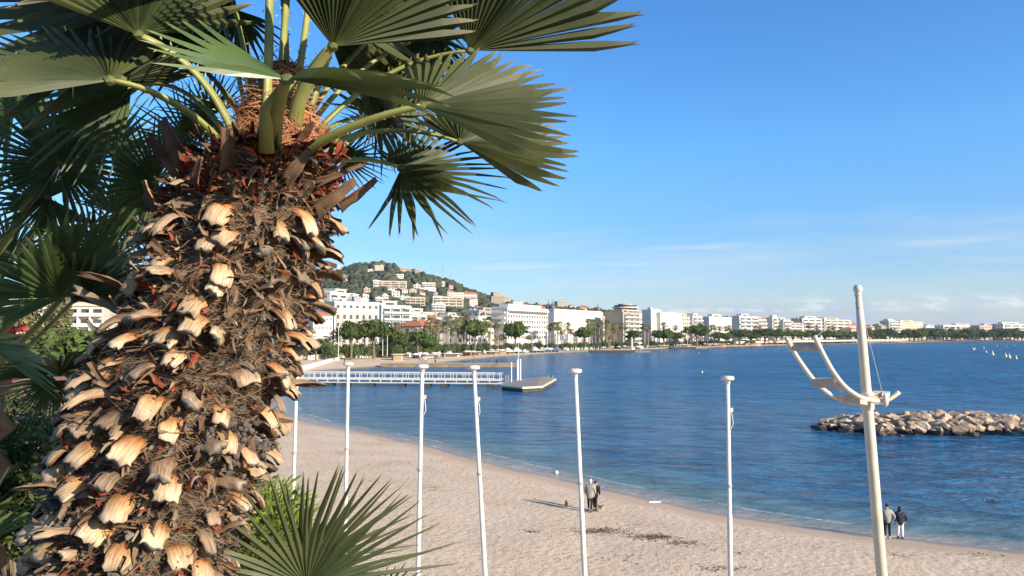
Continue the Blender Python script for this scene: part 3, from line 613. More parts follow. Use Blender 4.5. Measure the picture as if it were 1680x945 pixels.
for (px, py, w, h, wl, rt, lb) in HB:
    p = on_hill(px, py + h / 2); d = p.y
    L = w / F * d * 1.0; Hh = h / F * d; rot = R(random.Random(int(px * 7)).uniform(8, 26)); Lf = L / math.cos(rot) * 0.94
    wall = {'w': 'white_wall', 'c': 'cream_wall', 'b': 'beige_wall'}[wl]; dep = min(Lf, 14)
    base = p.z - 2.0
    big = w > 20
    t = building(lb, px - w / 2, px + w / 2, py - h / 2, d - 1, head=math.degrees(rot), style='balcony' if rt == 'b' else 'window', floors=max(1, round((Hh + 2) / (3.2 if not rt == 'b' else 3.0))), bays=max(2, int(Lf / 3.2)) if not big else 12, wall=wall, base=base, W_=dep, roof='hip' if rt == 'r' else 'flat', pent=False, side=False, name='hillside_house' if not rt == 'b' else 'hillside_flats', cat='house' if not rt == 'b' else 'flats', height=Hh + 2.0, bal='balcony_white' if wl == 'w' else 'cream_wall', grp='houses on the wooded hill')
    VR.append((px - w / 2 - 0.5, px + w / 2 + 0.5, py - h / 2 + 0.5, py + h / 2 + 1, d, p.x))
    hp.append(p)
# antenna masts on the ridge
for (px, y0, y1, hh, lb) in ((724.5, 458, 434, 1, 'tall thin lattice antenna on the ridge'), (738, 461, 446, 1, 'shorter antenna with a crossbar on the ridge')):
    d = 1240; x = (px - 840) / F * d; zb = float(hillz(x, d)); zt = ztop(y1, d); mb = MB()
    mb.tube([(x, d, zb - 1), (x + 1.5, d, zt)], [0.55, 0.3], 4); 
    for k in range(4): z = zb + (zt - zb) * (0.55 + 0.13 * k); mb.box((x + 1, d, z), (2.4 if k != 3 else 4.5, 0.3, 0.4))
    tag(mb.build('antenna_mast', M['grey_wall']), lb, 'antenna', 'antenna masts on the ridge')
# woodland
rgw = np.random.default_rng(3)
K = 5200
uu = rgw.uniform(-0.30, 0.17, K); yw = Y0 + (RH + 40 - Y0) * rgw.uniform(0.0, 1, K) ** 0.8
xw = uu * yw; zw = hillz(xw, yw); rad = rgw.uniform(2.6, 6.6, K) * (0.72 + 0.28 * yw / RH)
pxw = 840 + F * uu
keep = np.ones(K, bool)
for (a, b_, y0, y1, d, x0) in VR:
    pyt = HOR - (zw + rad * 1.7 - CZ) / yw * F; pyb = HOR - (zw - CZ) / yw * F; rp = rad / yw * F
    keep &= ~((pxw + rp * 0.8 > a) & (pxw - rp * 0.8 < b_) & (pyt < y1 - 2.0) & (pyb > y0) & (yw < d + 4) & (yw > d - 420))
    keep &= ~((pxw + rp > a) & (pxw - rp < b_) & (np.abs(yw - d) < 15))
keep &= (zw > 5.5)
sel = np.where(keep)[0]; pts = np.stack([xw, yw, zw + rad * 0.75], -1)[sel]
tag(crowns('hillside_wood', pts, rad[sel], M['wood_leaf'], 2, 5), 'dense dark green wood covering the hill between the houses', 'wood', kind='stuff')
# ridge-line and villa-side trees one can tell apart
def simple_tree(name, seed, leafmat, flat=0.7, trunk=0.35):
    t = empty(name); rg = random.Random(seed)
    mb = MB(); mb.tube([(0, 0, 0), (0.02, 0.02, trunk), (0.05, 0, trunk + 0.25)], [0.05, 0.035, 0.02], 6)
    for k in range(3): a = rg.uniform(0, 6.28); mb.tube([(0, 0, trunk * 0.8), (0.2 * math.cos(a), 0.2 * math.sin(a), trunk + 0.25)], [0.03, 0.012], 5)
    mb.build('trunk', M['bark'], t)
    c = MB()
    for k in range(9):
        a = k * 2.4; r = 0.30 * math.sqrt(k / 8); c.blob((r * math.cos(a), r * math.sin(a), trunk + 0.33 * flat + rg.uniform(-.05, .08) + 0.22 * (0.3 - r)), (0.21, 0.21, 0.19 * flat), sub=2, amp=0.5, fr=2.2, seed=seed + k)
    leafquads(c, (0, 0, trunk + 0.30 * flat), (0.53, 0.53, 0.40 * flat), 620, 0.050, rg, low=-.12 if trunk > .3 else -.7)
    c.build('crown', leafmat, t); return t
def leafquads(mb, c, rad, n, size, rg, shell=0.6, m=0, low=-0.7):
    vs = []; fs = []
    for i in range(n):
        while True:
            d = Vector((rg.gauss(0, 1), rg.gauss(0, 1), rg.gauss(0, 1))).normalized()
            if d.z > low: break
        r = shell + (1.08 - shell) * rg.random() ** 0.6
        r *= 1 + 0.22 * math.sin(d.x * 5 + d.z * 3 + 1.3) * math.cos(d.y * 4 + 0.5)
        p = Vector((c[0] + d.x * rad[0] * r, c[1] + d.y * rad[1] * r, c[2] + d.z * rad[2] * r))
        a = Vector((rg.gauss(0, 1), rg.gauss(0, 1), rg.gauss(0, 0.7))).normalized(); b = a.cross(d + Vector((rg.uniform(-.6, .6), rg.uniform(-.6, .6), rg.uniform(-.6, .6)))).normalized()
        s = size * rg.uniform(0.6, 1.4); k = len(vs)
        vs += [p - a * s, p - b * s * 0.6, p + a * s, p + b * s * 0.6]; fs.append((k, k + 1, k + 2, k + 3))
    mb.add(vs, fs, m)
PINE = [simple_tree('stone_pine', s, M['pine_leaf'], 0.74, 0.44) for s in (1, 4, 9)]
BROAD = [simple_tree('round_tree', s, M['pine_leaf'], 0.9, 0.30) for s in (21, 25)]
SHRUB = [simple_tree('shrub', s, M['bush_leaf'], 0.95, 0.10) for s in (31, 36)]
def far_palm(seed):
    t = empty('tall_palm'); rg = random.Random(seed); mb = MB()   # unit: metres, height 10, crown radius 1.6
    lean = rg.uniform(-0.3, 0.3); mb.tube([(0, 0, 0), (lean * 0.3, 0, 4), (lean, 0, 9)], [0.26, 0.2, 0.17], 7); mb.build('trunk', M['palm_bark'], t)
    s = MB(); s.lathe([(0.2, 7.7), (0.5, 8.0), (0.55, 8.7), (0.25, 9.3)], 8, c=(lean, 0, 0)); s.build('dead_frond_skirt', M['palm_skirt'], t)
    c = MB()
    for k in range(50):
        a = rg.uniform(0, 6.283); el = rg.uniform(-0.8, 1.35); l = rg.uniform(1.7, 2.5)
        d = Vector((math.cos(a) * math.cos(el), math.sin(a) * math.cos(el), math.sin(el))); sd = Vector((-math.sin(a), math.cos(a), 0)); o = Vector((lean, 0, 9.1))
        w = 0.42; p1 = o + d * l * 0.55; p2 = o + d * l + Vector((0, 0, -0.35 * l)); nseg = 3
        up = d.cross(sd)
        for j in range(-nseg, nseg + 1):
            ang = j * 0.28; e = (d * math.cos(ang) + sd * math.sin(ang)); q = p1 + e * l * 0.5 + Vector((0, 0, -0.28 * l)); c.add([p1 - sd * 0.03, p1 + e * l * 0.28 + sd * 0.07, q, p1 + e * l * 0.28 - sd * 0.07], [(0, 1, 2, 3)])
        c.add([o - sd * 0.03, o + sd * 0.03, p1 + sd * 0.03, p1 - sd * 0.03], [(0, 1, 2, 3)])
    c.build('crown', M['palm_leaf_far'], t); return t
FP = [far_palm(s) for s in (3, 8, 14)]
for q in PINE + BROAD + SHRUB + FP: KIDS[q.name] = list(q.children)
def depth_of(px): return float(np.interp(px, [500, 520, 577, 614, 650, 690, 780, 850, 960, 1090, 1143, 1212, 1254, 1300, 1400, 1500, 1680], [255, 262, 272, 284, 298, 318, 368, 410, 465, 560, 600, 660, 700, 740, 860, 960, 1080]))
def landmark(px):
    for a, s in ((546, 'the orange roofed hotel'), (622, 'the arched white hotel'), (690, 'the pale balconied blocks'), (764, 'the terracotta roofed villa'), (832, 'the low modern building'), (900, 'the grid windowed hotel'), (990, 'the white palace hotel'), (1052, 'the beige walled hotel'), (1119, 'the white tower wing'), (1152, 'the long balconied block'), (1205, 'the broad white hotel'), (1260, 'the grey ended slab'), (1300, 'the rounded corner block'), (1400, 'the block behind the rails'), (1442, 'the houses behind the mast'), (1516, 'the blocks beyond the mast'), (1600, 'the long terraced building')):
        if px < a: return s
    return 'the pinkish right block'
COUNT = {}
USED = set()
def place(protos, px, py, w, kind, cat, grp, palm=False, dd=0, word=''):
    if kind == 'low shrub': py += 3.0
    d = depth_of(px) + dd; x = (px - 840) / F * d; rg = random.Random(int(px * 13 + py)); pr = protos[rg.randrange(len(protos))]
    lm = landmark(px); key = (kind, lm); COUNT[key] = COUNT.get(key, 0) + 1
    o = pr if pr.name not in USED else copy_tree(pr); USED.add(pr.name)
    zb = max(0.6, float(land_h(shore_dist(np.array([x]), np.array([d])), np.array([x]), np.array([d]))[0]) - .15); zc = ztop(py, d)
    o.location = (x, d, zb); o.rotation_euler = (0, 0, rg.uniform(0, 6.28))
    if palm: s = max(0.3, (zc - zb) / 9.1); o.scale = (max(0.8, s ** 0.5) * w, max(0.8, s ** 0.5) * w, s)
    else:
        wm = w / F * d; base = (zc - zb); tr = {'stone_pine': 0.44 + 0.22, 'round_tree': 0.30 + 0.32, 'shrub': 0.10 + 0.50}[kind_name(pr)]
        o.scale = (wm / 1.05, wm / 1.05, base / tr)
    o['label'] = '%s%s by %s, %s from left' % (word, kind, lm, ordw(COUNT[key])); o['category'] = cat; o['group'] = grp
    return o
def kind_name(o): return o.name.split('.')[0]
pines = [(519, 566, 30, 24), (577, 547, 36), (614, 545, 46), (650, 557, 30), (686, 556, 36), (779, 541, 32), (846, 543, 30), (960, 548, 24), (1089, 549, 30), (1143, 544, 34), (1178, 551, 22), (1212, 548, 32), (1231, 551, 22), (1254, 547, 34), (1273, 548, 26), (1299, 548, 28), (1314, 549, 22), (1332, 548, 26), (1352, 548, 22), (1371, 549, 24), (1390, 549, 24), (1110, 552, 18), (1040, 550, 18), (1193, 553, 16), (706, 562, 24)]
for q in sorted(pines): place(PINE, q[0], q[1] + 1, q[2] * 1.28, 'umbrella pine', 'pine tree', 'umbrella pines along the promenade', word='green ')
rg = random.Random(5)
bl = []
px = 1405
while px < 1700: bl.append((px, rg.uniform(545, 550.5), rg.uniform(15, 25))); px += rg.uniform(5.5, 9)
for q in bl: place(BROAD, q[0], q[1], q[2], 'dark rounded tree', 'tree', 'trees on the far shore', dd=rg.uniform(0, 50), word='')
pl = [(535, 557), (548, 551), (556, 556), (599, 534), (651, 538), (708, 531), (718, 534), (734.6, 526), (741, 536), (751, 523), (761, 523), (728, 540), (752, 534), (759, 531), (743.5, 545), (757.5, 543), (766, 529), (804, 532), (817, 532), (802, 549), (820, 554), (827, 553), (868, 554), (902, 537), (909, 536), (915, 533.5), (921, 544), (931, 537), (937, 544), (965, 532), (971, 531), (977, 536), (983, 532), (995, 532), (998.5, 533.5), (1007, 536), (1020, 536), (1025, 538), (1010, 545), (994, 547), (1057, 537), (1063, 539), (1001, 554), (984, 551), (1032, 545), (1058, 536), (1089, 536), (1108, 538), (1146, 537), (1152, 536), (1166, 538), (1172, 538), (1180, 539), (1189, 540), (1195.5, 538), (1240, 540), (1247, 540), (1279, 538), (1326, 535), (1339, 538), (1359, 540), (1366, 538), (700, 541), (712, 543), (770, 537), (790, 545), (946, 548), (957, 541), (1045, 543), (1073, 545), (1098, 543), (1127, 545), (1160, 547), (1222, 543), (1262, 541), (1292, 542), (1378, 541)]
for q in sorted(pl): place(FP, q[0], q[1] - 0.5, 1.15 + 0.25 * ((q[0] * 7) % 3 == 0), 'fan palm', 'palm tree', 'tall palms along the promenade', palm=True, dd=rg.uniform(6, 16), word='tall thin ')
sl_ = []
px = 500
while px < 1400: sl_.append((px, rg.uniform(562, 569) if px < 720 else float(np.interp(px, [700, 900, 1100, 1400], [566, 563, 559, 556])) + rg.uniform(-2, 1), rg.uniform(9, 18))); px += rg.uniform(6, 13)
for q in sl_: place(SHRUB, q[0], q[1], q[2] * (1.3 if q[0] < 720 else 1), 'low shrub', 'shrub', 'shrubs along the promenade', dd=rg.uniform(-2, 16), word='dusty green ')
# ---------------------------------------------------------------- bay furniture
def gz(x, y):
    d = shore_dist(np.array([float(x)]), np.array([float(y)])); return float(land_h(d, np.array([x]), np.array([y]))[0])
def on_sand(px, py):
    z = 1.0
    for _ in range(6): p = G(px, py, z); z = gz(p.x, p.y)
    return G(px, py, z)
def wallrun(name, base, tops, ds, th, mat_, label, cat, kindz=-0.6, parts=None):
    """thin wall through the image points, at the given distances"""
    mb = MB(); n = len(base); B_ = [(P(x, y, 1) - CAM) for x, y in base]
    pb = [CAM + v * (d / v.y) for v, d in zip(B_, ds)]; tp = [ztop(y, d) for y, d in zip(tops, ds)]
    vs = []
    for p, t_ in zip(pb, tp):
        vs += [(p.x, p.y, p.z + kindz), (p.x, p.y, t_), (p.x - th * 0.4, p.y + th, t_), (p.x - th * 0.4, p.y + th, p.z + kindz)]
    fs = []
    for i in range(n - 1):
        a = 4 * i; fs += [(a, a + 4, a + 5, a + 1), (a + 1, a + 5, a + 6, a + 2), (a + 2, a + 6, a + 7, a + 3)]
    fs += [(0, 1, 2, 3), (4 * n - 1, 4 * n - 2, 4 * n - 3, 4 * n - 4)]
    mb.add(vs, fs); o = mb.build(name, mat_); return tag(o, label, cat)
wallrun('ramp_wall', [(494, 606), (520, 599), (540, 593), (557, 589)], [600, 594, 588.5, 585.5], [212, 235, 254, 270], 0.6, M['white_wall'], 'white sloping ramp wall rising from the pier end to the promenade', 'wall')
wallrun('promenade_wall', [(505, 588), (534, 587), (560, 588), (600, 586), (627, 584)], [583, 580, 578, 575, 572.5], [262, 275, 282, 292, 300], 0.8, M['white_wall'], 'long white promenade wall above the left sand', 'wall')
wallrun('sea_wall', [(1496, 559.7), (1560, 559.2), (1620, 558.9), (1700, 558.5)], [557.4, 557, 556.6, 556.3], [1045, 1090, 1120, 1170], 3, M['beige_wall'], 'long low tan sea wall on the far right shore', 'wall')
wallrun('rock_revetment', [(1500, 562), (1560, 561.2), (1620, 560.6), (1700, 559.8)], [559.8, 559.2, 558.8, 558.2], [965, 1010, 1050, 1110], 10, M['dark_pile'], 'dark strip of rocks below the far right sea wall', 'rocks')
wallrun('beach_wall', [(1190, 563.2), (1260, 561.4), (1330, 560.4), (1400, 559.2), (1490, 558.0)], [560.4, 558.9, 558, 557.2, 556.2], [650, 705, 760, 840, 930], 2, M['cream_wall'], 'low cream wall behind the narrow far beach', 'wall')
# stairs, column, kiosk by the wall
t = empty('wooden_stairs', P(628, 584, 298), 0.3, label='yellow wooden stairs from the promenade wall down to the sand', cat='stairs'); mb = MB()
for k in range(8): mb.box((k * 0.45 - 1.6, 0, k * 0.3 + 0.1), (0.5, 1.6, 0.12))
mb.build('steps', M['awning'], t); mb = MB()
for s in (-0.85, 0.85): mb.tube([(-1.7, s, 0.9), (1.7, s, 3.3)], 0.07, 5); mb.tube([(-1.7, s, -0.5), (1.7, s, 2.2)], 0.12, 5)
mb.build('handrail', M['awning'], t)
t = empty('white_column', P(639, 584, 300), 0, label='square white column at the foot of the promenade stairs', cat='column')
mb = MB(); mb.box((0, 0, 3.2), (1.3, 1.3, 7.4)); mb.build('shaft', M['white_wall'], t); mb = MB(); mb.box((0, 0, 7.05), (1.7, 1.7, 0.3)); mb.build('capital', M['white_wall'], t)
def spot(px, back=None):
    d = depth_of(px) - (back if back is not None else (float(np.interp(px, [640, 720, 900, 1000, 1250], [22, 20, 11, 7, 9])))); x = (px - 840) / F * d; return Vector((x, d, gz(x, d)))
def kiosk(px, py, w, h, label, wall='beige_wall', panel='orange_wood', roofm='white_wall'):
    p = spot(px); k = p.y / F; W1, H1 = w * k, h * k
    t = empty('beach_kiosk', p, 0.35, label=label, cat='kiosk', group='beach kiosks and restaurants')
    mb = MB(); mb.box((0, 2, H1 / 2 - 0.2), (W1, 4, H1 + 0.4)); mb.build('wall', M[wall], t)
    mb = MB(); mb.box((0, 1.6, H1 + 0.15), (W1 + 1, 5.4, 0.22)); mb.build('roof', M[roofm], t)
    mb = MB(); mb.box((-W1 * 0.05, -0.05, H1 * 0.42), (W1 * 0.75, 0.14, H1 * 0.6)); mb.build('shutter', M[panel], t)
kiosk(654, 584.3, 15, 9.5, 'low beige beach hut with orange shutter beside the white column')
kiosk(768, 577.5, 9, 6, 'left orange beach hut below the palm grove', 'orange_wood', 'glass_dark')
kiosk(783, 576.5, 9, 6, 'right orange beach hut below the palm grove', 'orange_wood', 'glass_dark')
kiosk(825, 573.5, 12, 6, 'brown wooden beach hut below the white modern building', 'orange_wood', 'palm_bark', 'awning')
kiosk(700, 579.0, 38, 5.5, 'long low white beach restaurant roof below the umbrella pines', 'glass_dark', 'grey_wall')
kiosk(742, 578.0, 26, 5, 'low white beach restaurant below the left palm grove', 'beige_wall', 'glass_dark')
kiosk(806, 575.0, 20, 5, 'low pale beach restaurant between orange and brown huts', 'beige_wall', 'glass_dark')
kiosk(1175, 566.3, 36, 4, 'flat roofed beach bar left of the broad white hotel', 'orange_wood', 'glass_dark', 'cream_wall')
kiosk(1030, 569.5, 26, 4.5, 'grey roofed beach bar behind the first low jetty', 'beige_wall', 'glass_dark', 'grey_wall')
kiosk(1070, 568.6, 22, 4.5, 'dark blue roofed beach bar between the two low jetties', 'grey_wall', 'glass_dark', 'canvas_blue')
kiosk(1120, 567.5, 26, 4.2, 'white roofed beach bar behind the second low jetty', 'beige_wall', 'glass_dark', 'white_wall')
kiosk(1235, 564.8, 30, 3.6, 'long cream beach bar below the grey ended slab block', 'beige_wall', 'orange_wood', 'cream_wall')
def tent(px, py, w, h, mt, label):
    p = spot(px); k = p.y / F; W1, H1 = w * k / 2, h * k
    t = empty('beach_tent', p, 0.4, label=label, cat='tent', group='beach tents'); e = H1 * 0.48
    mb = MB(); mb.add([(-W1, -2.5, e), (W1, -2.5, e), (W1, 2.5, e), (-W1, 2.5, e), (-W1 * .3, 0, H1), (W1 * .3, 0, H1), (-W1, -2.5, e - .35), (W1, -2.5, e - .35), (W1, 2.5, e - .35), (-W1, 2.5, e - .35)],
                      [(0, 1, 5, 4), (1, 2, 5), (2, 3, 4, 5), (3, 0, 4), (6, 7, 1, 0), (7, 8, 2, 1), (8, 9, 3, 2), (9, 6, 0, 3)]); mb.build('canopy', M[mt], t)
    for x in (-W1 + .1, 0, W1 - .1):
        for y in (-2.4, 2.4): mb = MB(); mb.tube([(x, y, -0.3), (x, y, e)], 0.08, 5); mb.build('pole', M['white_wall'], t)
    mb = MB(); mb.box((0, 1.5, e * 0.35), (W1 * 1.7, 1.4, e * 0.6)); mb.build('counter', M['glass_dark'], t)
tent(877, 572, 14, 10, 'canvas_grey', 'beige peaked beach tent left of the blue ones'); tent(889, 571.7, 12, 9, 'canvas_grey', 'beige peaked beach tent touching the first blue one')
tent(901, 571.5, 12, 9, 'canvas_blue', 'first dark blue beach tent'); tent(913, 571.2, 12, 9, 'canvas_blue', 'second dark blue beach tent, right of the first')
tent(833, 573.2, 14, 9.5, 'canvas_white', 'left white peaked sail tent in front of the white modern building'); tent(847, 573, 14, 9.5, 'canvas_white', 'right white peaked sail tent in front of the grid hotel')
tent(1047, 569.3, 12, 5, 'canvas_white', 'white canopy beside the first low jetty'); tent(860, 572.6, 9, 6, 'canvas_white', 'small white canopy right of the sail tents')
def parasol(open_):
    t = empty('beach_parasol'); mb = MB(); mb.tube([(0, 0, -0.3), (0, 0, 2.5)], 0.05, 5); mb.build('pole', M['palm_bark'], t)
    mb = MB()
    if open_: mb.lathe([(1.5, 2.05), (1.55, 2.2), (0.8, 2.55), (0.05, 2.75)], 8)
    else: mb.lathe([(0.14, 1.1), (0.28, 1.4), (0.17, 2.4), (0.03, 2.9)], 7)
    mb.build('canopy', M['canvas_white'], t); KIDS[t.name] = list(t.children); return t
PO, PC = parasol(True), parasol(False); rg = random.Random(9); cnt = {}; usedp = set()
for px in sorted([rg.uniform(925, 975) for _ in range(30)] + [rg.uniform(668, 925) for _ in range(34)] + [rg.uniform(975, 1300) for _ in range(34)]):
    op = not (920 < px < 985) and rg.random() < 0.6
    y = float(np.interp(px, [668, 760, 850, 920, 1000, 1100, 1300], [580, 578.5, 574, 571.5, 570.5, 568, 564.3])) + rg.uniform(-0.6, 1.2)
    p = spot(px, float(np.interp(px, [640, 720, 900, 1000, 1250], [24, 22, 14, 10, 10])) + rg.uniform(-6, 6)); pr = PO if op else PC; o = pr if pr.name not in usedp else copy_tree(pr); usedp.add(pr.name); o.location = p; o.rotation_euler = (0, 0, rg.uniform(0, 3))
    lm = landmark(px); kk = (op, lm); cnt[kk] = cnt.get(kk, 0) + 1
    o['label'] = '%s white parasol below %s, %s from left' % ('open' if op else 'folded', lm, ordw(cnt[kk])); o['category'] = 'parasol'; o['group'] = 'parasols on the far beach'
# slim white lamp posts along the promenade
lp = empty('street_lamp'); mb = MB(); mb.tube([(0, 0, 0), (0, 0, 11)], [0.16, 0.09], 6); mb.build('post', M['white_paint'], lp); mb = MB(); mb.box((0, 0, 11.1), (1.6, 0.35, 0.18)); mb.build('lamp_head', M['white_paint'], lp); KIDS[lp.name] = list(lp.children)
for i, (px, dd) in enumerate(((556, -4), (628.5, -3), (636, -3), (685, 2), (737, 0), (873, 0), (897.5, 0), (1127, 0))):
    o = lp if i == 0 else copy_tree(lp); d = depth_of(px) + dd; o.location = ((px - 840) / F * d, d, 2.3); o['label'] = 'slim white lamp post in front of %s%s' % (landmark(px), {1: ', left of a pair', 2: ', right of a pair', 3: ', beside a pine crown', 4: ', among palms', 5: ', at its middle', 6: ', at its right edge'}.get(i, '')); o['category'] = 'lamp post'; o['group'] = 'white lamp posts on the promenade'
# jetties
def jetty(pxa, pxb, yb, ztp, wd, label, mt, yaw=0):
    p = G(pxa, yb, 0); q = G(pxb, yb, 0); q.y = p.y; Lj = (q - p).length
    t = empty('jetty', (p.x, p.y, 0), yaw, label=label, cat='jetty', group='jetties of the far beach')
    mb = MB(); mb.add([(0, 0, 0.3), (Lj * 0.12, 0, -0.5), (Lj, 0, -0.5), (Lj, 0, ztp - .25), (0, 0, ztp - .25), (0, wd, 0.3), (Lj * .12, wd, -.5), (Lj, wd, -.5), (Lj, wd, ztp - .25), (0, wd, ztp - .25)],
                      [(0, 1, 2, 3, 4), (9, 8, 7, 6, 5), (4, 3, 8, 9), (2, 7, 8, 3), (0, 4, 9, 5)]); mb.build('wall', M[mt], t)
    mb = MB(); mb.box((Lj / 2, wd / 2, ztp - 0.12), (Lj + 0.3, wd + 0.3, 0.26)); mb.build('deck', M['concrete'], t)
    return t
jetty(624, 849, 602.3, 1.25, 4.5, 'long brown stone jetty behind the white footbridge', 'jetty_stone')
jetty(967, 1042, 578.3, 1.5, 6, 'dark low jetty under the palace hotel', 'dark_pile'); jetty(1040, 1067, 578.0, 0.7, 6, 'low floating jetty end beside the thin white tower', 'concrete')
jetty(1100, 1142, 572.2, 1.5, 6, 'second dark low jetty farther right', 'dark_pile'); jetty(1141, 1161, 572.0, 0.7, 5, 'low floating end of the second dark jetty', 'concrete')
p = G(1038, 578, 0); t = empty('beacon', (p.x, p.y + 3, 1.3), label='thin white beacon tower standing on the dark low jetty', cat='beacon'); mb = MB(); mb.tube([(0, 0, 0), (0, 0, 6.4)], [0.75, 0.5], 10); mb.build('tower', M['white_wall'], t); mb = MB(); mb.lathe([(.8, 6.4), (.8, 6.7), (.35, 6.8), (.3, 7.6)], 10); mb.build('lantern', M['white_wall'], t)
# white footbridge
A_ = Vector(((452 - 840) / F * 158, 158, 0)); B_ = Vector(((823 - 840) / F * 152, 152, 0)); Lb = (B_ - A_).length; yaw = math.atan2(B_.y - A_.y, B_.x - A_.x)
t = empty('footbridge', A_, yaw, label='white railed footbridge pier running out to the floating platform', cat='pier')
wdt = 2.6
mb = MB(); mb.box((Lb / 2, wdt / 2, 1.36), (Lb, wdt - 0.3, 0.16)); mb.build('deck', M['deck_grey'], t)
for s, y in ((0, 0), (1, wdt)):
    mb = MB(); mb.box((Lb / 2, y, 1.42), (Lb, 0.14, 0.36)); mb.box((Lb / 2, y, 0.70), (Lb, 0.16, 0.24)); mb.build('side_beam', M['white_paint'], t)
    k = 0; x = 0.1
    mb = MB(); mb.box((Lb / 2, y, 2.76), (Lb, 0.13, 0.13)); mb.box((Lb / 2, y, 2.42), (Lb, 0.06, 0.06)); mb.build('top_rail', M['white_paint'], t)
    while x < Lb:
        mb = MB(); mb.box((x, y, 2.12), (0.11, 0.10, 1.2)); mb.build('rail_post', M['white_paint'], t); k += 1; x += 1.27 if s == 0 else 2.54
    mb = MB(); x = 0.3
    while x < Lb - 1: mb.box((x, y, 1.03), (0.22, 0.10, 0.44)); x += 2.3
    o = mb.build('truss_web', M['white_paint'], t)
for px in (498, 521, 543, 569, 611, 661, 703, 731, 770, 804):
    x = (px - 452) / (823 - 452) * Lb; mb = MB(); mb.tube([(x, wdt * .5 - 1, -1.5), (x, wdt * .5 - 1, 0.3)], 0.28, 8); mb.tube([(x, wdt * .5 + 1, -1.5), (x, wdt * .5 + 1, 0.3)], 0.28, 8); mb.box((x, wdt / 2, 0.28), (1.3, wdt + .3, 0.56)); mb.build('pile', M['dark_pile'], t)
# floating platform with posts
pp = [G(x, y, 0.95) for x, y in ((822, 631.5), (857, 635), (890, 633.5), (913, 621), (893, 618.3), (836, 622.5))]
c0 = sum(pp, Vector()) / 6; c0.z = 0; q = [(v.x - c0.x, v.y - c0.y) for v in pp]
t = empty('floating_platform', c0, label='grey decked floating platform with tan wooden end', cat='platform')
mb = MB(); mb.prism([(x * .97, y * .97) for x, y in q], -0.5, 0.62); mb.build('float_hull', M['dark_pile'], t)
mb = MB(); mb.prism(q, 0.62, 0.93); mb.build('rim', M['cream_paint'], t)
mb = MB(); mb.prism([(x * .95, y * .95) for x, y in (q[0], q[1], ((q[1][0] + q[2][0]) / 2 + .6, (q[1][1] + q[2][1]) / 2), (q[4][0] - 0.75, q[4][1]), q[5])], 0.9, 0.97); mb.build('deck', M['deck_grey'], t)
mb = MB(); mb.prism([(x * .93, y * .93) for x, y in (((q[1][0] + q[2][0]) / 2 + .75, (q[1][1] + q[2][1]) / 2), q[2], q[3], q[4], (q[4][0] - .7, q[4][1]))], 0.9, 0.985); mb.build('wooden_end', M['deck_wood'], t)
mb = MB(); k = 0
for (px, py, yt, r) in ((839, 627, 594, .13), (849, 624.5, 590, .2), (853.5, 624, 589, .2)):
    p = G(px, py, 0.95) - c0; h = (py - yt) / F * (p.y + c0.y); mb = MB(); mb.tube([(p.x, p.y, 0.9), (p.x, p.y, 0.9 + h)], r, 8); mb.build('mooring_post', M['white_paint'], t)
p = G(850.5, 622, 0.95) - c0; h = (622 - 556) / F * (p.y + c0.y); mb = MB(); mb.tube([(p.x, p.y, 0.9), (p.x, p.y, 0.9 + h)], [.12, .05], 6); mb.build('mast', M['white_paint'], t)
mb = MB(); p = G(900, 621, .95) - c0
for k in range(2): mb.tube([(p.x + k * 1.0, p.y, .9), (p.x + k * 1.0, p.y, 1.6), (p.x + k * 1.0, p.y + .4, 1.6)], .05, 5)
mb.build('ladder', M['white_paint'], t)
mb = MB(); 
for k in range(2): p = G(830 + 4 * k, 625.5, .95) - c0; mb.tube([(p.x, p.y, .9), (p.x, p.y, 2.3)], .05, 5)
mb.build('gate_post', M['white_paint'], t)
# buoys
pb = None
for i, (px, py, s) in enumerate([(1597, 574.5, 1.1), (1600, 573, .7), (1614, 572, .8), (1618, 578.5, .8), (1628.5, 582.5, 1.2), (1650, 585.5, 1.0), (1656, 587.5, 1.1), (1667, 589, .9), (1636, 568.2, .6), (1651, 568.4, .6), (1664, 567.6, .6)]):
    p = G(px, py, 0.0)
    if pb is None:
        pb = empty('buoy'); mb = MB(); mb.lathe([(0.35, -0.4), (0.55, -0.1), (0.6, 0.3), (0.42, 0.7), (0.3, 1.0), (0.12, 1.6), (0.05, 1.9)], 12); mb.build('float', M['buoy_yellow'], pb, smooth=True); mb = MB(); mb.lathe([(0.16, 1.6), (0.2, 1.75), (0.16, 1.95)], 8); mb.build('topmark', M['buoy_yellow'], pb); KIDS[pb.name] = list(pb.children); o = pb
    else: o = copy_tree(pb)
    o.location = p; o.scale = (s, s, s)
    o['label'] = ['yellow buoy at the left end of the buoy line, larger', 'small yellow buoy touching the leftmost one', 'yellow buoy third from the left', 'yellow buoy fourth from the left, lower down', 'largest yellow buoy in the middle of the line', 'yellow buoy left of the close pair near the edge', 'yellow buoy right of the close pair near the edge', 'yellow buoy nearest the right edge and lowest', 'far tiny buoy, left of the distant three', 'far tiny buoy, middle of the distant three', 'far tiny buoy, right of the distant three'][i]; o['category'] = 'buoy'; o['group'] = 'yellow buoys off the far right shore'
for i, (px, py) in enumerate(((1146, 580), (1152, 612))):
    p = G(px, py, 0); o = copy_tree(pb); o.location = p; o.scale = (.45, .45, .35); o['label'] = ('small pale float on the open water below the second jetty' , 'lone small float in the middle of the bay')[i]; o['category'] = 'float'; o['group'] = 'small floats'
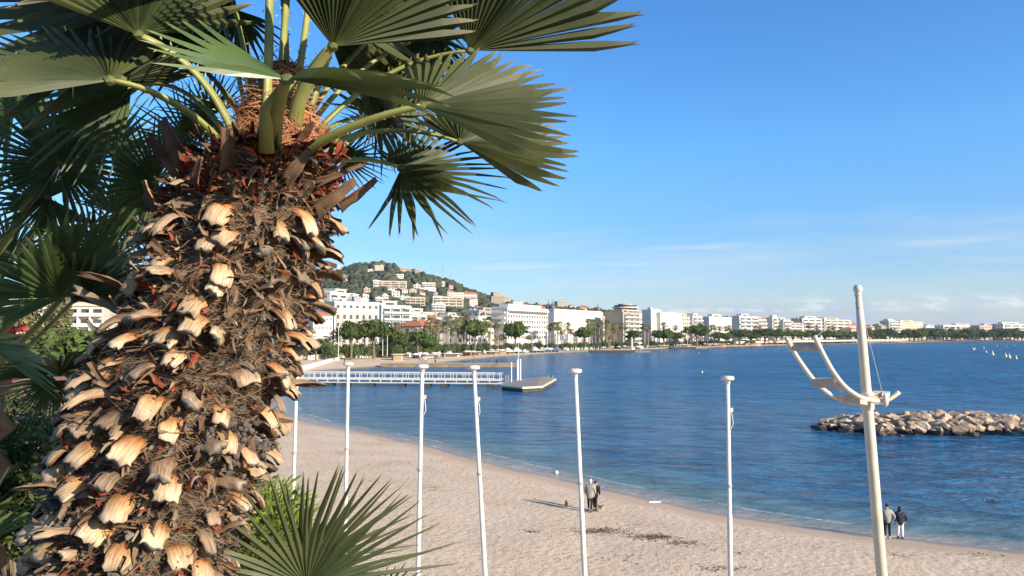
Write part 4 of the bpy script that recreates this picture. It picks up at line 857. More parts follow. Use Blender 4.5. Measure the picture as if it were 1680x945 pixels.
# breakwater boulders
m = M['rock']; n, l = nodes_of(m); b = n['Principled BSDF']; g = n.new('ShaderNodeNewGeometry'); sp = n.new('ShaderNodeSeparateXYZ'); l.new(g.outputs['Position'], sp.inputs[0])
wz = mr(ma('ADD', sp.outputs[2], ma('MULTIPLY', nz(1.5, 3), 0.3)), 0.50, 0.85, 1, 0); src = b.inputs['Base Color'].links[0].from_socket
l.new(mx(wz, src, (0.085, 0.062, 0.042)), b.inputs['Base Color']); l.new(mr(wz, 0, 1, 0.9, 0.4), b.inputs['Roughness'])
rp = []; rg = random.Random(12)
for s in range(12):
    mb = MB(); vs, fs = ICO[3]; out_ = []
    ax = [rg.uniform(0.55, 0.9) for _ in range(3)]; pl_ = [(Vector((rg.gauss(0, 1), rg.gauss(0, 1), rg.gauss(0, 1))).normalized(), rg.uniform(0.42, 0.75)) for _ in range(13)]
    for v in vs:
        q = Vector(v)
        for nn, dd in pl_:
            e = q.dot(nn)
            if e > dd: q = q - nn * (e - dd)
        q = q * (1 + 0.07 * mnoise.noise(Vector(v) * 2.5 + Vector((s * 5, 0, 0)))); out_.append((q.x * ax[0] * 1.3, q.y * ax[1] * 1.3, q.z * ax[2]))
    mb.add(out_, fs); rp.append(mb.build('boulder', M['rock']))
rocks = []; a_, b2 = 14.2, 6.6; cx, cy = 49.0, 85.5
for row in range(14):
    yv = -b2 + row * (2 * b2 / 13)
    xx_ = a_ * math.sqrt(max(0.0, 1 - (yv / b2) ** 2)) * 1.0
    x = -xx_
    while x <= xx_:
        rocks.append((x + rg.uniform(-.2, .2), yv + rg.uniform(-.25, .25), row)); x += rg.uniform(.85, 1.3)
rocks = [r for r in rocks if abs(r[0]) < a_]
rc = {}
rocks.sort(key=lambda r: (r[2], r[0])); ub = set()
for (x, y, row) in rocks[:300]:
    rr = (x / a_) ** 2 + (y / b2) ** 2; z = 1.30 * max(0, 1 - rr) ** 0.5 - 0.10 + rg.uniform(-.10, .14); s = rg.choice((0.55, 0.7, 0.8, 0.95, 1.2)) * rg.uniform(.9, 1.1)
    if rr > 0.85: s *= 0.85
    pr = rp[rg.randrange(12)]; o = pr if pr.name not in ub else pr.copy()
    if pr.name in ub: COL.objects.link(o)
    ub.add(pr.name); o.location = (cx + x, cy + y, z); o.rotation_euler = (rg.uniform(-.35, .35), rg.uniform(-.35, .35), rg.uniform(0, 6.28)); o.scale = (s * 1.25, s * 1.05, s * 0.8)
    rc[row] = rc.get(row, 0) + 1
    band_ = 'waterline' if row == 0 else ('%s row above the waterline' % ordw(row))
    o['label'] = 'tan breakwater boulder, %s, %s from the left tip' % (band_, ordw(rc[row])); o['category'] = 'boulder'; o['group'] = 'boulders of the rock breakwater'
for pr in rp:
    if pr.name not in ub: bpy.data.objects.remove(pr)
M['clamp_grey'] = mat('clamp_grey', (0.42, 0.39, 0.34), (0.30, 0.26, 0.21), 20, 0.7)
# ---------------------------------------------------------------- white beach poles
def pole(pt, pb_, d, dia, label, cleat=False):
    T = P(*pt, d); q = P(*pb_, d); dr = (q - T).normalized(); k = (T.z - 1.0) / -dr.z; q = T + dr * k; q.z = gz(q.x, q.y) - 0.4
    t = empty('beach_pole', (q.x, q.y, q.z), label=label, cat='pole', group='white disc topped poles on the beach'); v = T - q; r = dia * .465
    mb = MB(); mb.tube([(0, 0, 0), v * 0.62, v * 0.622, v * 0.985], [r, r * .98, r * .84, r * .8], 14); mb.build('shaft', M['white_paint'], t, smooth=False)
    for p_ in t.children[0].data.polygons: p_.use_smooth = len(p_.vertices) == 4
    mb = MB(); z = v.z; D_ = r * 2.05
    mb.lathe([(r * .9, -3.0 * r), (r * 1.05, -2.9 * r), (r * 1.05, -1.75 * r), (D_ * 1.05, -1.65 * r), (D_ * 1.22, -1.40 * r), (D_ * 1.25, -.70 * r), (D_ * 1.12, -.25 * r), (D_ * .6, -.02 * r), (.01, 0)], 20, c=(v.x, v.y, v.z)); mb.build('disc_cap', M['white_paint'], t, smooth=True)
    mb = MB(); q1 = v * 0.70; mb.lathe([(r * 1.0, -.035), (r * 1.1, -.03), (r * 1.1, .03), (r * 1.0, .035)], 12, c=q1); mb.build('clamp_ring', M['clamp_grey'], t)
    if not cleat: return t
    mb = MB(); q2 = v * 0.905; mb.tube([q2 + Vector((r, 0, 0)), q2 + Vector((r + .03, -.02, -.12)), q2 + Vector((r + .05, -.03, -.32)), q2 + Vector((r * .8, -.02, -.45))], 0.011, 5); mb.box(q2 + Vector((r + .02, 0, .02)), (.07, .05, .09)); mb.build('rope_cleat', M['cream_paint'], t)
    return t
pole((487.5, 604), (482, 780), 23, 0.135, 'leftmost disc topped pole, close to the palm trunk')
pole((571.5, 594), (568, 780), 23, 0.135, 'disc topped pole second from left, behind the fan leaf')
pole((693, 597.5), (686, 920), 19, 0.135, 'disc topped pole third from left, crossing the footbridge', True)
pole((777, 599), (796, 945), 18.5, 0.135, 'leaning disc topped pole just right of the footbridge middle', True)
pole((943.5, 604.5), (959.5, 945), 17.5, 0.135, 'disc topped pole beside the walkers with the dog')
pole((1193.5, 616.5), (1198.5, 945), 18, 0.135, 'rightmost disc topped pole, alone before open water', True)
# ball topped mast with hull-shaped rails
d = 11.5; T = P(1407.5, 476, d); q = P(1447, 945, d); dr = (q - T).normalized(); k = (T.z - 1.2) / -dr.z; q = T + dr * k
t = empty('boat_sculpture_mast', q, label='tall ball topped mast carrying curved boat shaped rails and boards', cat='mast'); v = T - q
k1 = (662 - 472) / (945 - 476.0)
def on_mast(py): return (P(1407.5 + (py - 476) / 469 * 39.5, py, d) - q)
mb = MB(); rr = 0.079; mb.tube([(0, 0, 0), on_mast(700), on_mast(655), on_mast(560), on_mast(484)], [rr * 1.1, rr, rr * .94, rr * .85, rr * .56], 20); o = mb.build('shaft', M['cream_paint'], t)
for p_ in o.data.polygons: p_.use_smooth = len(p_.vertices) == 4
mb = MB(); b0 = on_mast(474); mb.lathe([(0.03, -.12), (.052, -.11), (.052, -.08), (.04, -.065), (.058, -.045), (.070, 0), (.058, .04), (.03, .062), (.005, .07)], 20, c=b0); mb.build('ball_finial', M['cream_paint'], t, smooth=True)
mb = MB(); c_ = on_mast(503); mb.lathe([(.0475, -.03), (.049, -.028), (.0485, .028), (.047, .03)], 16, c=c_); mb.build('rust_band', M['rust'], t)
def L2(px, py, dd=0.0): return P(px, py, d + dd) - q
def rail(pts, r):
    # smooth catmull-rom through points
    o_ = []
    pts = [pts[0] * 2 - pts[1]] + pts + [pts[-1] * 2 - pts[-2]]
    for i in range(1, len(pts) - 2):
        for s in range(6):
            u = s / 6; a, b, c, e = pts[i - 1:i + 3]; o_.append(0.5 * ((2 * b) + (c - a) * u + (2 * a - 5 * b + 4 * c - e) * u * u + (3 * b - a - 3 * c + e) * u ** 3))
    o_.append(pts[-2]); mb = MB(); mb.tube(o_, r, 12); return mb
nr = [L2(1336, 551, -.25), L2(1349, 578, -.25), L2(1367, 610, -.25), L2(1386, 634, -.25), L2(1408, 650, -.25), L2(1428, 656.5, -.25), L2(1445, 658, -.22)]
fr_ = [L2(1289.5, 553.5, .25), L2(1304, 580, .25), L2(1323, 608, .25), L2(1341, 630, .25), L2(1362, 647, .25), L2(1386, 657.5, .25), L2(1412, 661, .25), L2(1440, 660, .2), L2(1458, 655, .2), L2(1475, 643.5, .2)]
o = rail(nr, .036).build('curved_rail', M['cream_paint'], t, smooth=True); o = rail(fr_, .036).build('curved_rail', M['cream_paint'], t, smooth=True)
def board(pts_top, thick, mt, name='cross_board'):
    a = [Vector(p) for p in pts_top]; mb = MB(); dn = Vector((0, 0, -thick)); vs = a + [p + dn for p in a]; n_ = len(a)
    mb.add(vs, [tuple(range(n_)), tuple(reversed(range(n_, 2 * n_)))] + [(i, n_ + i, n_ + (i + 1) % n_, (i + 1) % n_) for i in range(n_)]); return mb.build(name, M[mt], t)
board([L2(1301, 570, .2), L2(1345, 569.5, -.2), L2(1349, 562.5, -.2), L2(1303, 563, .25)], .06, 'weathered_board')
board([L2(1332, 622, .2), L2(1367, 623.5, -.15), L2(1376, 620.5, -.2), L2(1345, 619.5, .25)], .13, 'weathered_board')
board([L2(1367, 623.5, -.16), L2(1382, 635, -.22), L2(1385, 632.5, -.22), L2(1372, 620.5, -.18)], .09, 'cream_paint', 'side_board')
board([L2(1376, 651, .2), L2(1414, 652, -.15), L2(1412, 646, -.1), L2(1390, 645, .25)], .10, 'weathered_board')
board([L2(1376, 649, .2), L2(1384, 645.5, .22), L2(1396, 644, .2), L2(1411, 648.5, 0), L2(1411, 651, -.1)], .05, 'white_paint', 'rounded_seat')
board([L2(1411, 656, -.3), L2(1423, 658, -.3), L2(1423, 654, -.2), L2(1411, 653, -.2)], .06, 'cream_paint', 'bracket')
board([L2(1424, 650, -.12), L2(1448, 650, -.12), L2(1451, 641.5, .12), L2(1430, 641, .12)], .09, 'weathered_board', 'foot_board')
board([L2(1447, 646, -.15), L2(1459, 645, -.1), L2(1460, 642, .1), L2(1448, 642, .1)], .05, 'white_paint', 'foot_plate')
mb = MB(); c1 = L2(1452.5, 656.5, -.26); mb.blob(c1, (.05, .05, .105), sub=2, amp=0.0); mb.build('end_knob', M['cream_paint'], t, smooth=True)
mb = MB(); mb.tube([L2(1404, 497), L2(1338, 553, -.2)], .0045, 5); mb.build('stay_wire', M['wire'], t)
mb = MB(); mb.tube([L2(1411, 500), L2(1420, 535), L2(1447, 643)], .0055, 5); mb.build('stay_wire', M['wire'], t)
mb = MB(); c2 = on_mast(655); mb.lathe([(.082, -.16), (.10, -.15), (.10, .10), (.082, .11)], 16, c=c2); mb.build('collar', M['cream_paint'], t)
# ---------------------------------------------------------------- people and dogs
def skin(name, joints, edges, mat_, parent=None, sub=2):
    me = bpy.data.meshes.new(name); me.from_pydata([j[0] for j in joints], edges, []); o = bpy.data.objects.new(name, me); COL.objects.link(o)
    md = o.modifiers.new('s', 'SKIN'); sv = me.skin_vertices[0].data
    for i, j in enumerate(joints):
        r = j[1]; sv[i].radius = (r, r) if isinstance(r, (int, float)) else r; sv[i].use_root = (i == 0)
    s2 = o.modifiers.new('u', 'SUBSURF'); s2.levels = sub; s2.render_levels = sub
    bpy.context.view_layer.update(); dg = bpy.context.evaluated_depsgraph_get(); ne = bpy.data.meshes.new_from_object(o.evaluated_get(dg)); bpy.data.objects.remove(o)
    ne.name = name; ne.materials.clear(); ne.materials.append(mat_); ne.polygons.foreach_set('use_smooth', [True] * len(ne.polygons)); ne.update()
    o = bpy.data.objects.new(name, ne); COL.objects.link(o)
    if parent is not None: o.parent = parent
    return o
def person(loc, rz, H_=1.74, top='grey_cloth', trousers='dark_cloth', hair='hair_dark', coat=0.42, lean=0.0, legs=(0.10, -0.08), arms=((-.05, .0), (.05, .0)), bulk=1.0, label='', shoes='dark_cloth', group=None, hood=False, fine=True):
    """stands at loc facing +x of its own frame"""
    s = H_ / 1.76
    def V(x, y, z): return (x * s, y * s, z * s)
    lx = lambda z: lean * max(0, z - 0.9)
    sub = 2 if fine else 1
    J = [(V(0, 0, .93), (.12, .10)), (V(lx(1.15), 0, 1.15), (.12, .10)), (V(lx(1.38), 0, 1.38), (.14, .10)), (V(lx(1.5), 0, 1.50), .055), (V(lx(1.56) + .01, 0, 1.575), (.075, .078)), (V(lx(1.66) + .015, 0, 1.67), (.082, .088)), (V(lx(1.72), 0, 1.735), .045)]
    E = [(0, 1), (1, 2), (2, 3), (3, 4), (4, 5), (5, 6)]
    for k, sd in enumerate((1, -1)):
        f = legs[k]; b = len(J); J += [(V(0, .09 * sd, .88), .085), (V(f * .55, .10 * sd, .50), .058), (V(f, .10 * sd, .09), .04), (V(f + .13, .11 * sd, .045), .035)]
        E += [(0, b), (b, b + 1), (b + 1, b + 2), (b + 2, b + 3)]
        ax, ay = arms[k]; c = len(J); J += [(V(lx(1.42), .19 * sd, 1.42), .055), (V(lx(1.15) - .04 + ax * .5, (.25 + ay) * sd, 1.15), .042), (V(lx(.95) + .06 + ax, (.20 + ay) * sd, .93), .03), (V(lx(.95) + .10 + ax, (.19 + ay) * sd, .85), .032)]
        E += [(2, c), (c, c + 1), (c + 1, c + 2), (c + 2, c + 3)]
    body = skin('person', J, E, M['skin'], None, sub); body.location = loc; body.rotation_euler = (0, 0, rz)
    tag(body, label, 'person', group)
    w = bulk
    JJ = [(V(lx(.86), 0, .88 - coat * .25), (.195 * w, .17 * w)), (V(lx(1.1), 0, 1.08), (.175 * w, .15 * w)), (V(lx(1.34), 0, 1.34), (.19 * w, .14 * w)), (V(lx(1.45), 0, 1.455), (.14 * w, .12 * w)), (V(lx(1.54), 0, 1.545), .088)]
    EE = [(0, 1), (1, 2), (2, 3), (3, 4)]
    for k, sd in enumerate((1, -1)):
        ax, ay = arms[k]; c = len(JJ); JJ += [(V(lx(1.42), .185 * sd, 1.405), .092 * w), (V(lx(1.15) - .04 + ax * .5, (.26 + ay) * sd, 1.15), .064 * w), (V(lx(.95) + .04 + ax, (.215 + ay) * sd, .95), .052)]
        EE += [(2, c), (c, c + 1), (c + 1, c + 2)]
    skin('coat', JJ, EE, M[top], body, sub)
    JT = [(V(0, 0, .90), (.12, .11))]; ET = []
    for k, sd in enumerate((1, -1)):
        f = legs[k]; b = len(JT); JT += [(V(0, .09 * sd, .85), .10), (V(f * .55, .10 * sd, .50), .072), (V(f, .10 * sd, .12), .056)]; ET += [(0, b), (b, b + 1), (b + 1, b + 2)]
    skin('trousers', JT, ET, M[trousers], body, sub)
    hx = lx(1.66)
    mb = MB(); mb.blob(V(hx - .018, 0, 1.695), (.105 * s, .092 * s, .095 * s), sub=2, amp=.1, fr=2)
    if hood: mb.blob(V(hx - .035, 0, 1.62), (.125 * s, .12 * s, .16 * s), sub=2, amp=.05)
    mb.build('hair', M[hair], body, smooth=True)
    mb = MB()
    if fine:
        mb.blob(V(hx + .105, 0, 1.645), (.018, .014, .025), sub=1, amp=0); mb.build('nose', M['skin'], body, smooth=True)
        for sd in (1, -1):
            mb = MB(); mb.blob(V(hx + .085, .032 * sd, 1.668), (.01, .014, .009), sub=1, amp=0); mb.build('eye', M['hair_dark'], body)
    for k, sd in enumerate((1, -1)):
        f = legs[k]; mb = MB(); mb.blob(V(f + .06, .105 * sd, .04), (.145, .055, .05), sub=2, amp=0); mb.build('shoe', M[shoes], body, smooth=True)
        if fine:
            ax, ay = arms[k]; hb_ = Vector(V(lx(.95) + .10 + ax, (.19 + ay) * sd, .86))
            for j in range(4):
                mb = MB(); st = hb_ + Vector((.02 * (j - 1.5), 0, -.02)); mb.tube([st, st + Vector((.008, -.008 * sd, -.045)), st + Vector((.012, -.022 * sd, -.078 - .008 * (j in (1, 2))))], [.0105, .0095, .007], 6); mb.build('finger', M['skin'], body, smooth=True)
            mb = MB(); mb.tube([hb_ + Vector((.03, 0, .02)), hb_ + Vector((.055, -.01 * sd, -.01)), hb_ + Vector((.06, -.02 * sd, -.04))], [.013, .011, .008], 6); mb.build('thumb', M['skin'], body, smooth=True)
    return body
def facing(dx, dy): return math.atan2(dy, dx)
p = on_sand(968, 839.5); person((p.x, p.y, p.z), facing(0.35, 1), 1.80, 'grey_cloth', 'dark_cloth', 'hair_white', coat=.9, lean=0.22, bulk=1.28, legs=(.14, -.10), arms=((.02, .03), (.05, .02)), label='white haired walker in a light grey coat leaning forward beside the dogs', group='people near the water')
p = on_sand(976.5, 838); person((p.x, p.y + .1, p.z), facing(0.5, .8), 1.66, 'dark_cloth', 'dark_cloth', 'hair_dark', coat=.8, lean=0.20, bulk=1.0, legs=(.10, -.08), arms=((.02, .0), (.12, .02)), label='walker in dark clothes half hidden behind the grey coated one', group='people near the water')
p = on_sand(1456.5, 883.5); person((p.x, p.y, p.z), facing(0.1, 1), 1.78, 'khaki_cloth', 'dark_cloth', 'hair_dark', coat=.55, bulk=1.12, legs=(.06, .0), arms=((.02, .02), (-.02, .10)), shoes='white_cloth', label='man in a pale khaki jacket and black trousers facing the water', group='people near the water')
p = on_sand(1477.5, 884.0); person((p.x, p.y, p.z), facing(0.2, 1), 1.66, 'navy_cloth', 'white_cloth', 'hair_dark', coat=.7, bulk=1.12, legs=(.05, -.02), arms=((.03, .03), (.0, .08)), hood=True, label='person in a dark hooded coat and white trousers facing the water', group='people near the water')
def dog(loc, rz, L0, mt, label):
    s = L0; J = [((0, 0, .46), (.10, .12)), ((.22, 0, .47), (.085, .10)), ((-.24, 0, .44), (.12, .15)), ((-.36, 0, .56), (.07, .08)), ((-.46, 0, .70), (.075, .075)), ((-.58, 0, .68), .042), ((-.66, 0, .66), .028), ((.34, 0, .50), .05), ((.48, 0, .58), .022), ((.58, 0, .68), .015)]
    J = [(Vector(a) * s, (tuple(c * s for c in r) if isinstance(r, tuple) else r * s)) for a, r in J]; E = [(0, 1), (0, 2), (2, 3), (3, 4), (4, 5), (5, 6), (1, 7), (7, 8), (8, 9)]
    for sd in (1, -1):
        b = len(J); J += [(Vector(q_) * s, r * s) for q_, r in (((-.26, .09 * sd, .30), .045), ((-.28 + .03 * sd, .09 * sd, .16), .026), ((-.26 + .03 * sd, .09 * sd, .02), .026), ((-.31 + .03 * sd, .09 * sd, .015), .02))]; E += [(2, b), (b, b + 1), (b + 1, b + 2), (b + 2, b + 3)]
        b = len(J); J += [(Vector(q_) * s, r * s) for q_, r in (((.24, .08 * sd, .34), .06), ((.19, .09 * sd, .24), .036), ((.31, .09 * sd, .15), .022), ((.27, .09 * sd, .02), .022), ((.22, .09 * sd, .015), .02))]; E += [(1, b), (b, b + 1), (b + 1, b + 2), (b + 2, b + 3), (b + 3, b + 4)]
    o = skin('dog', J, E, M[mt], None, 2); o.location = loc; o.rotation_euler = (0, 0, rz); tag(o, label, 'dog', 'dogs on the beach')
    for sd in (1, -1):
        mb = MB(); mb.blob(Vector((-.43, .06 * sd, .765)) * s, (.025 * s, .02 * s, .05 * s), sub=1, amp=0); mb.build('ear', M['fur_dark' if mt == 'fur_dark' else 'fur_gold'], o, smooth=True)
p = on_sand(929, 832.5); dog((p.x, p.y, p.z), R(80), .62, 'fur_dark', 'small dark dog sitting in the long shadow left of the walkers')
p = on_sand(985, 839.5); dog((p.x, p.y, p.z), R(120), .62, 'fur_gold', 'pale golden dog at the feet of the walkers')
# seaweed lines left on the sand
mb = MB(); vs = []; fs = []; rg = random.Random(33)
for (px, py, w, h, n) in ((985, 872, 60, 6, 420), (1070, 882, 55, 6, 420), (1120, 893, 40, 6, 160), (560, 744, 24, 4, 110), (640, 760, 40, 4, 90), (690, 768, 30, 3, 40), (870, 873, 22, 3, 40), (1205, 908, 30, 6, 40), (1440, 912, 70, 5, 50), (1600, 912, 60, 6, 50), (1180, 935, 70, 5, 110), (620, 790, 70, 16, 70), (1000, 915, 160, 16, 80)):
    c = on_sand(px, py); k = c.y / F; ky = c.y * c.y / (F * 9.6)
    for _ in range(n):
        a, b_ = rg.gauss(0, .45), rg.gauss(0, .45); b_ += .35 * math.sin(a * 3)
        x, y = c.x + a * w * k, c.y + b_ * h * ky - a * h * ky * .5; z = gz(x, y) + .03 if _ % 25 == 0 or not fs else z
        s = rg.uniform(.02, .09); th = rg.uniform(0, 3.14); q = len(vs); dx, dy = math.cos(th) * s, math.sin(th) * s
        vs += [(x - dx, y - dy, z), (x + dy * .4, y - dx * .4, z + s * .5), (x + dx, y + dy, z + .01), (x - dy * .4, y + dx * .4, z + s * .3)]; fs.append((q, q + 1, q + 2, q + 3))
mb.add(vs, fs); tag(mb.build('seaweed', M['seaweed']), 'brown seaweed scraps strewn in lines over the dry sand', 'seaweed', kind='stuff')
# driftwood, ball
p = on_sand(913, 778.5); mb = MB(); mb.blob((0, 0, .14), (.17, .17, .16), sub=2, amp=.15, fr=2); o = mb.build('float_ball', M['canvas_white'], smooth=True, loc=p); tag(o, 'pale round float washed up at the water edge', 'float')
p = on_sand(1071, 824.5); mb = MB(); mb.box((0, 0, .04), (.55, .16, .08), rz=.2); mb.box((.4, .1, .03), (.3, .1, .06), rz=.6); o = mb.build('driftwood', M['canvas_white'], loc=p); tag(o, 'flat pale piece of driftwood lying on the damp sand', 'driftwood')
far = [(641.5, 584.5, 'grey_cloth', 'standing person beside the white column'), (548, 594, 'dark_cloth', 'dark figure by the ramp wall'), (565, 595.5, 'dark_cloth', 'dark figure on the sand right of the ramp wall'), (688, 592, 'red_cloth', 'person in red, left of three on the sand above the jetty'), (693, 593, 'grey_cloth', 'person in grey, middle of three on the sand above the jetty'),
       (698, 594, 'white_cloth', 'person in white, right of three on the sand above the jetty'), (714, 597, 'dark_cloth', 'dark figure standing at the jetty edge'), (721, 590, 'white_cloth', 'person in white near the sand middle'), (727, 588.5, 'dark_cloth', 'person in black near the sand middle'), (752, 582.5, 'dark_cloth', 'tall dark figure below the palm grove'),
       (777, 587.5, 'khaki_cloth', 'person walking at the water edge below the orange huts'), (801, 582.5, 'dark_cloth', 'dark figure below the brown hut, left of a pair'), (810, 583, 'red_cloth', 'red jacket figure below the brown hut, right of a pair'), (1082, 570.8, 'dark_cloth', 'tiny dark figure on the sand right of the beacon'), (957, 575, 'dark_cloth', 'tiny dark figure left of the first dark jetty')]
for px, py, tp, lb in far:
    p = on_sand(px, py); person((p.x, p.y, p.z), random.Random(px).uniform(0, 6), 1.75, tp, 'dark_cloth', label=lb + ' on the far beach' if 'sand' not in lb else lb, group='people on the far beach', fine=False)
p = G(815, 597, 1.3); mb = MB(); person((p.x, p.y + 1, 1.27), 2.2, 1.6, 'navy_cloth', label='lone dark figure standing on the brown stone jetty', group='people on the far beach', fine=False, coat=1.0)
# ---------------------------------------------------------------- terrace, palms, plants
M['soil'] = mat('soil', (0.10, 0.075, 0.05), (0.05, 0.04, 0.03), 4, 0.95, bump=0.8, bscale=12)
M['paving'] = mat('paving', (0.30, 0.30, 0.31), (0.22, 0.22, 0.23), 2, 0.8, bump=0.2)
M['leaf'] = attr_ramp(mat('leaf', (0.70, 0.78, 0.75), (1.35, 1.25, 1.1), 5.0, 0.5, bump=0.0, spec=0.32, rnd=0.15, trans=0.28, stretch=(1, 1, 1)), 'v', [(0.0, (0.135, 0.155, 0.055)), (0.10, (0.058, 0.074, 0.028)), (0.8, (0.070, 0.082, 0.034)), (0.95, (0.135, 0.130, 0.055)), (1.0, (0.30, 0.22, 0.11))])
M['leaf_dark'] = attr_ramp(mat('leaf_dark', (0.7, 0.8, 0.75), (1.2, 1.2, 1.1), 4.0, 0.5, spec=0.35, rnd=0.2, trans=0.36), 'v', [(0.0, (0.14, 0.16, 0.06)), (0.12, (0.075, 0.105, 0.036)), (0.8, (0.085, 0.115, 0.040)), (0.94, (0.11, 0.12, 0.05)), (1.0, (0.24, 0.18, 0.10))])
M['leaf_young'] = attr_ramp(mat('leaf_young', (0.8, 0.85, 0.8), (1.2, 1.2, 1.1), 5.0, 0.38, spec=0.45, trans=0.22), 'v', [(0.0, (0.15, 0.18, 0.06)), (0.12, (0.085, 0.135, 0.045)), (0.85, (0.10, 0.15, 0.05)), (1.0, (0.26, 0.25, 0.10))])
M['petiole'] = mat('petiole', (0.19, 0.215, 0.055), (0.27, 0.27, 0.09), 12, 0.45, spec=0.4, rnd=0.15)
M['stub_top'] = attr_ramp(mat('stub_top', (0.72, 0.70, 0.66), (1.12, 1.10, 1.08), 28.0, 0.85, bump=0.5, bscale=90, spec=0.15, rnd=0.2, stretch=(1, 1, 0.35), lo=0.3, hi=0.7), 'v', [(0.0, (0.24, 0.09, 0.03)), (0.28, (0.46, 0.20, 0.075)), (0.55, (0.56, 0.36, 0.19)), (0.8, (0.60, 0.46, 0.30)), (1.0, (0.58, 0.47, 0.35))])
M['stub_grey'] = attr_ramp(mat('stub_grey', (0.7, 0.7, 0.7), (1.2, 1.15, 1.1), 25.0, 0.9, bump=0.6, bscale=80, spec=0.1, rnd=0.25, lo=0.3, hi=0.7), 'v', [(0.0, (0.22, 0.125, 0.07)), (0.5, (0.33, 0.235, 0.155)), (1.0, (0.41, 0.32, 0.225))])
for k_ in ('stub_top', 'stub_grey'):
    m = M[k_]; n, l = nodes_of(m); b = n['Principled BSDF']; a1 = n.new('ShaderNodeAttribute'); a1.attribute_name = 'u'; a2 = n.new('ShaderNodeAttribute'); a2.attribute_name = 'v'; oi = n.new('ShaderNodeObjectInfo')
    cx_ = n.new('ShaderNodeCombineXYZ'); l.new(ma('MULTIPLY', a1.outputs['Fac'], 14.0), cx_.inputs[0]); l.new(ma('MULTIPLY', a2.outputs['Fac'], 1.6), cx_.inputs[1]); l.new(ma('MULTIPLY', oi.outputs['Random'], 40.0), cx_.inputs[2])
    gr_ = nz(1.0, 6, 0.7, cx_.outputs[0]); src = b.inputs['Base Color'].links[0].from_socket; l.new(mx(mr(gr_, 0.40, 0.66, 0, 0.8), src, mx(1.0, src, (0.42, 0.33, 0.27), 'MULTIPLY')), b.inputs['Base Color'])
    bp = n.new('ShaderNodeBump'); bp.inputs['Strength'].default_value = 0.6; bp.inputs['Distance'].default_value = 0.003; l.new(gr_, bp.inputs['Height']); l.new(bp.outputs[0], b.inputs['Normal'])
M['stub_under'] = mat('stub_under', (0.17, 0.105, 0.065), (0.08, 0.05, 0.035), 18, 0.9, bump=0.5, bscale=60, spec=0.1)
M['stub_cut'] = mat('stub_cut', (0.19, 0.17, 0.145), (0.09, 0.08, 0.07), 40, 0.95, bump=0.6, bscale=120, spec=0.1)
M['sheath_red'] = mat('sheath_red', (0.30, 0.055, 0.020), (0.12, 0.028, 0.015), 14, 0.55, bump=0.4, bscale=50, spec=0.35)
M['fibre'] = mat('fibre', (0.27, 0.205, 0.14), (0.14, 0.10, 0.07), 9, 0.9, spec=0.1)
M['fibre_dark'] = mat('fibre_dark', (0.10, 0.07, 0.045), (0.05, 0.035, 0.025), 9, 0.9, spec=0.1)
M['fibre_orange'] = mat('fibre_orange', (0.42, 0.19, 0.085), (0.24, 0.10, 0.045), 16, 0.8, spec=0.2)
M['core'] = mat('core', (0.075, 0.05, 0.032), (0.03, 0.02, 0.014), 22, 0.95, bump=1.0, bscale=50, spec=0.1)
M['burnt'] = mat('burnt', (0.05, 0.042, 0.036), (0.12, 0.10, 0.085), 30, 0.9, bump=0.5, bscale=90)
M['grass_bright'] = mat('grass_bright', (0.16, 0.24, 0.03), (0.26, 0.32, 0.05), 8, 0.6, trans=0.3, rnd=0.2)
M['flower'] = mat('flower', (0.42, 0.22, 0.50), None, 1, 0.7)
M['terracotta'] = mat('terracotta', (0.42, 0.17, 0.09), (0.33, 0.13, 0.07), 3, 0.85)
# terrace the palms grow on
TZ = 9.0
mb = MB(); mb.prism([(-9, -8), (-1.15, -8), (-0.62, 2.2), (-1.05, 3.4), (-1.9, 4.6), (-2.6, 6.4), (-4.2, 7.8), (-9, 8.2)], 0.0, TZ, 0); o = mb.build('terrace', M['soil']); tag(o, kind='structure')
pts_core = [(P(150, 1180, 2.0), .19), (P(195, 1040, 2.0), .20), (P(218, 945, 2.0), .215), (P(238, 860, 2.0), .215), (P(272, 740, 2.0), .222), (P(305, 640, 2.0), .222), (P(335, 560, 2.0), .215), (P(372, 470, 2.0), .205), (P(402, 380, 2.0), .195), (P(420, 310, 2.0), .185), (P(436, 262, 2.0), .16), (P(455, 205, 2.0), .10), (P(462, 150, 2.0), .075), (P(466, 110, 2.0), .05)]
base = Vector((pts_core[0][0].x - .03, pts_core[0][0].y, TZ)); pts_core.insert(0, (base, .21))
palm = empty('fan_palm', base, label='big fan palm in front with shaggy trunk of cut leaf bases', cat='palm tree', group='fan palms on the terrace')
zc = [p.z for p, _ in pts_core]
def core(z):
    return Vector((float(np.interp(z, zc, [p.x for p, _ in pts_core])), float(np.interp(z, zc, [p.y for p, _ in pts_core])), z)), float(np.interp(z, zc, [r for _, r in pts_core]))
IB = -base
mb = MB(); ns = 90; nr_ = 40; vs = []
zt_ = zc[-1]
for i in range(ns):
    z = TZ - .2 + (zt_ - TZ + .2) * i / (ns - 1); c, r = core(max(z, TZ)); 
    for j in range(nr_):
        a = 2 * math.pi * j / nr_; k = 1 + .16 * mnoise.noise(Vector((math.cos(a) * 2.5, math.sin(a) * 2.5, z * 9))) + .08 * mnoise.noise(Vector((math.cos(a) * 8, math.sin(a) * 8, z * 25)))
        vs.append(Vector((c.x + r * .96 * k * math.cos(a), c.y + r * .96 * k * math.sin(a), z)) + IB)
mb.add(vs, [(i * nr_ + j, i * nr_ + (j + 1) % nr_, (i + 1) * nr_ + (j + 1) % nr_, (i + 1) * nr_ + j) for i in range(ns - 1) for j in range(nr_)] + [tuple((ns - 1) * nr_ + j for j in range(nr_))])
mb.build('trunk', M['core'], palm, smooth=True)
rg = random.Random(77)
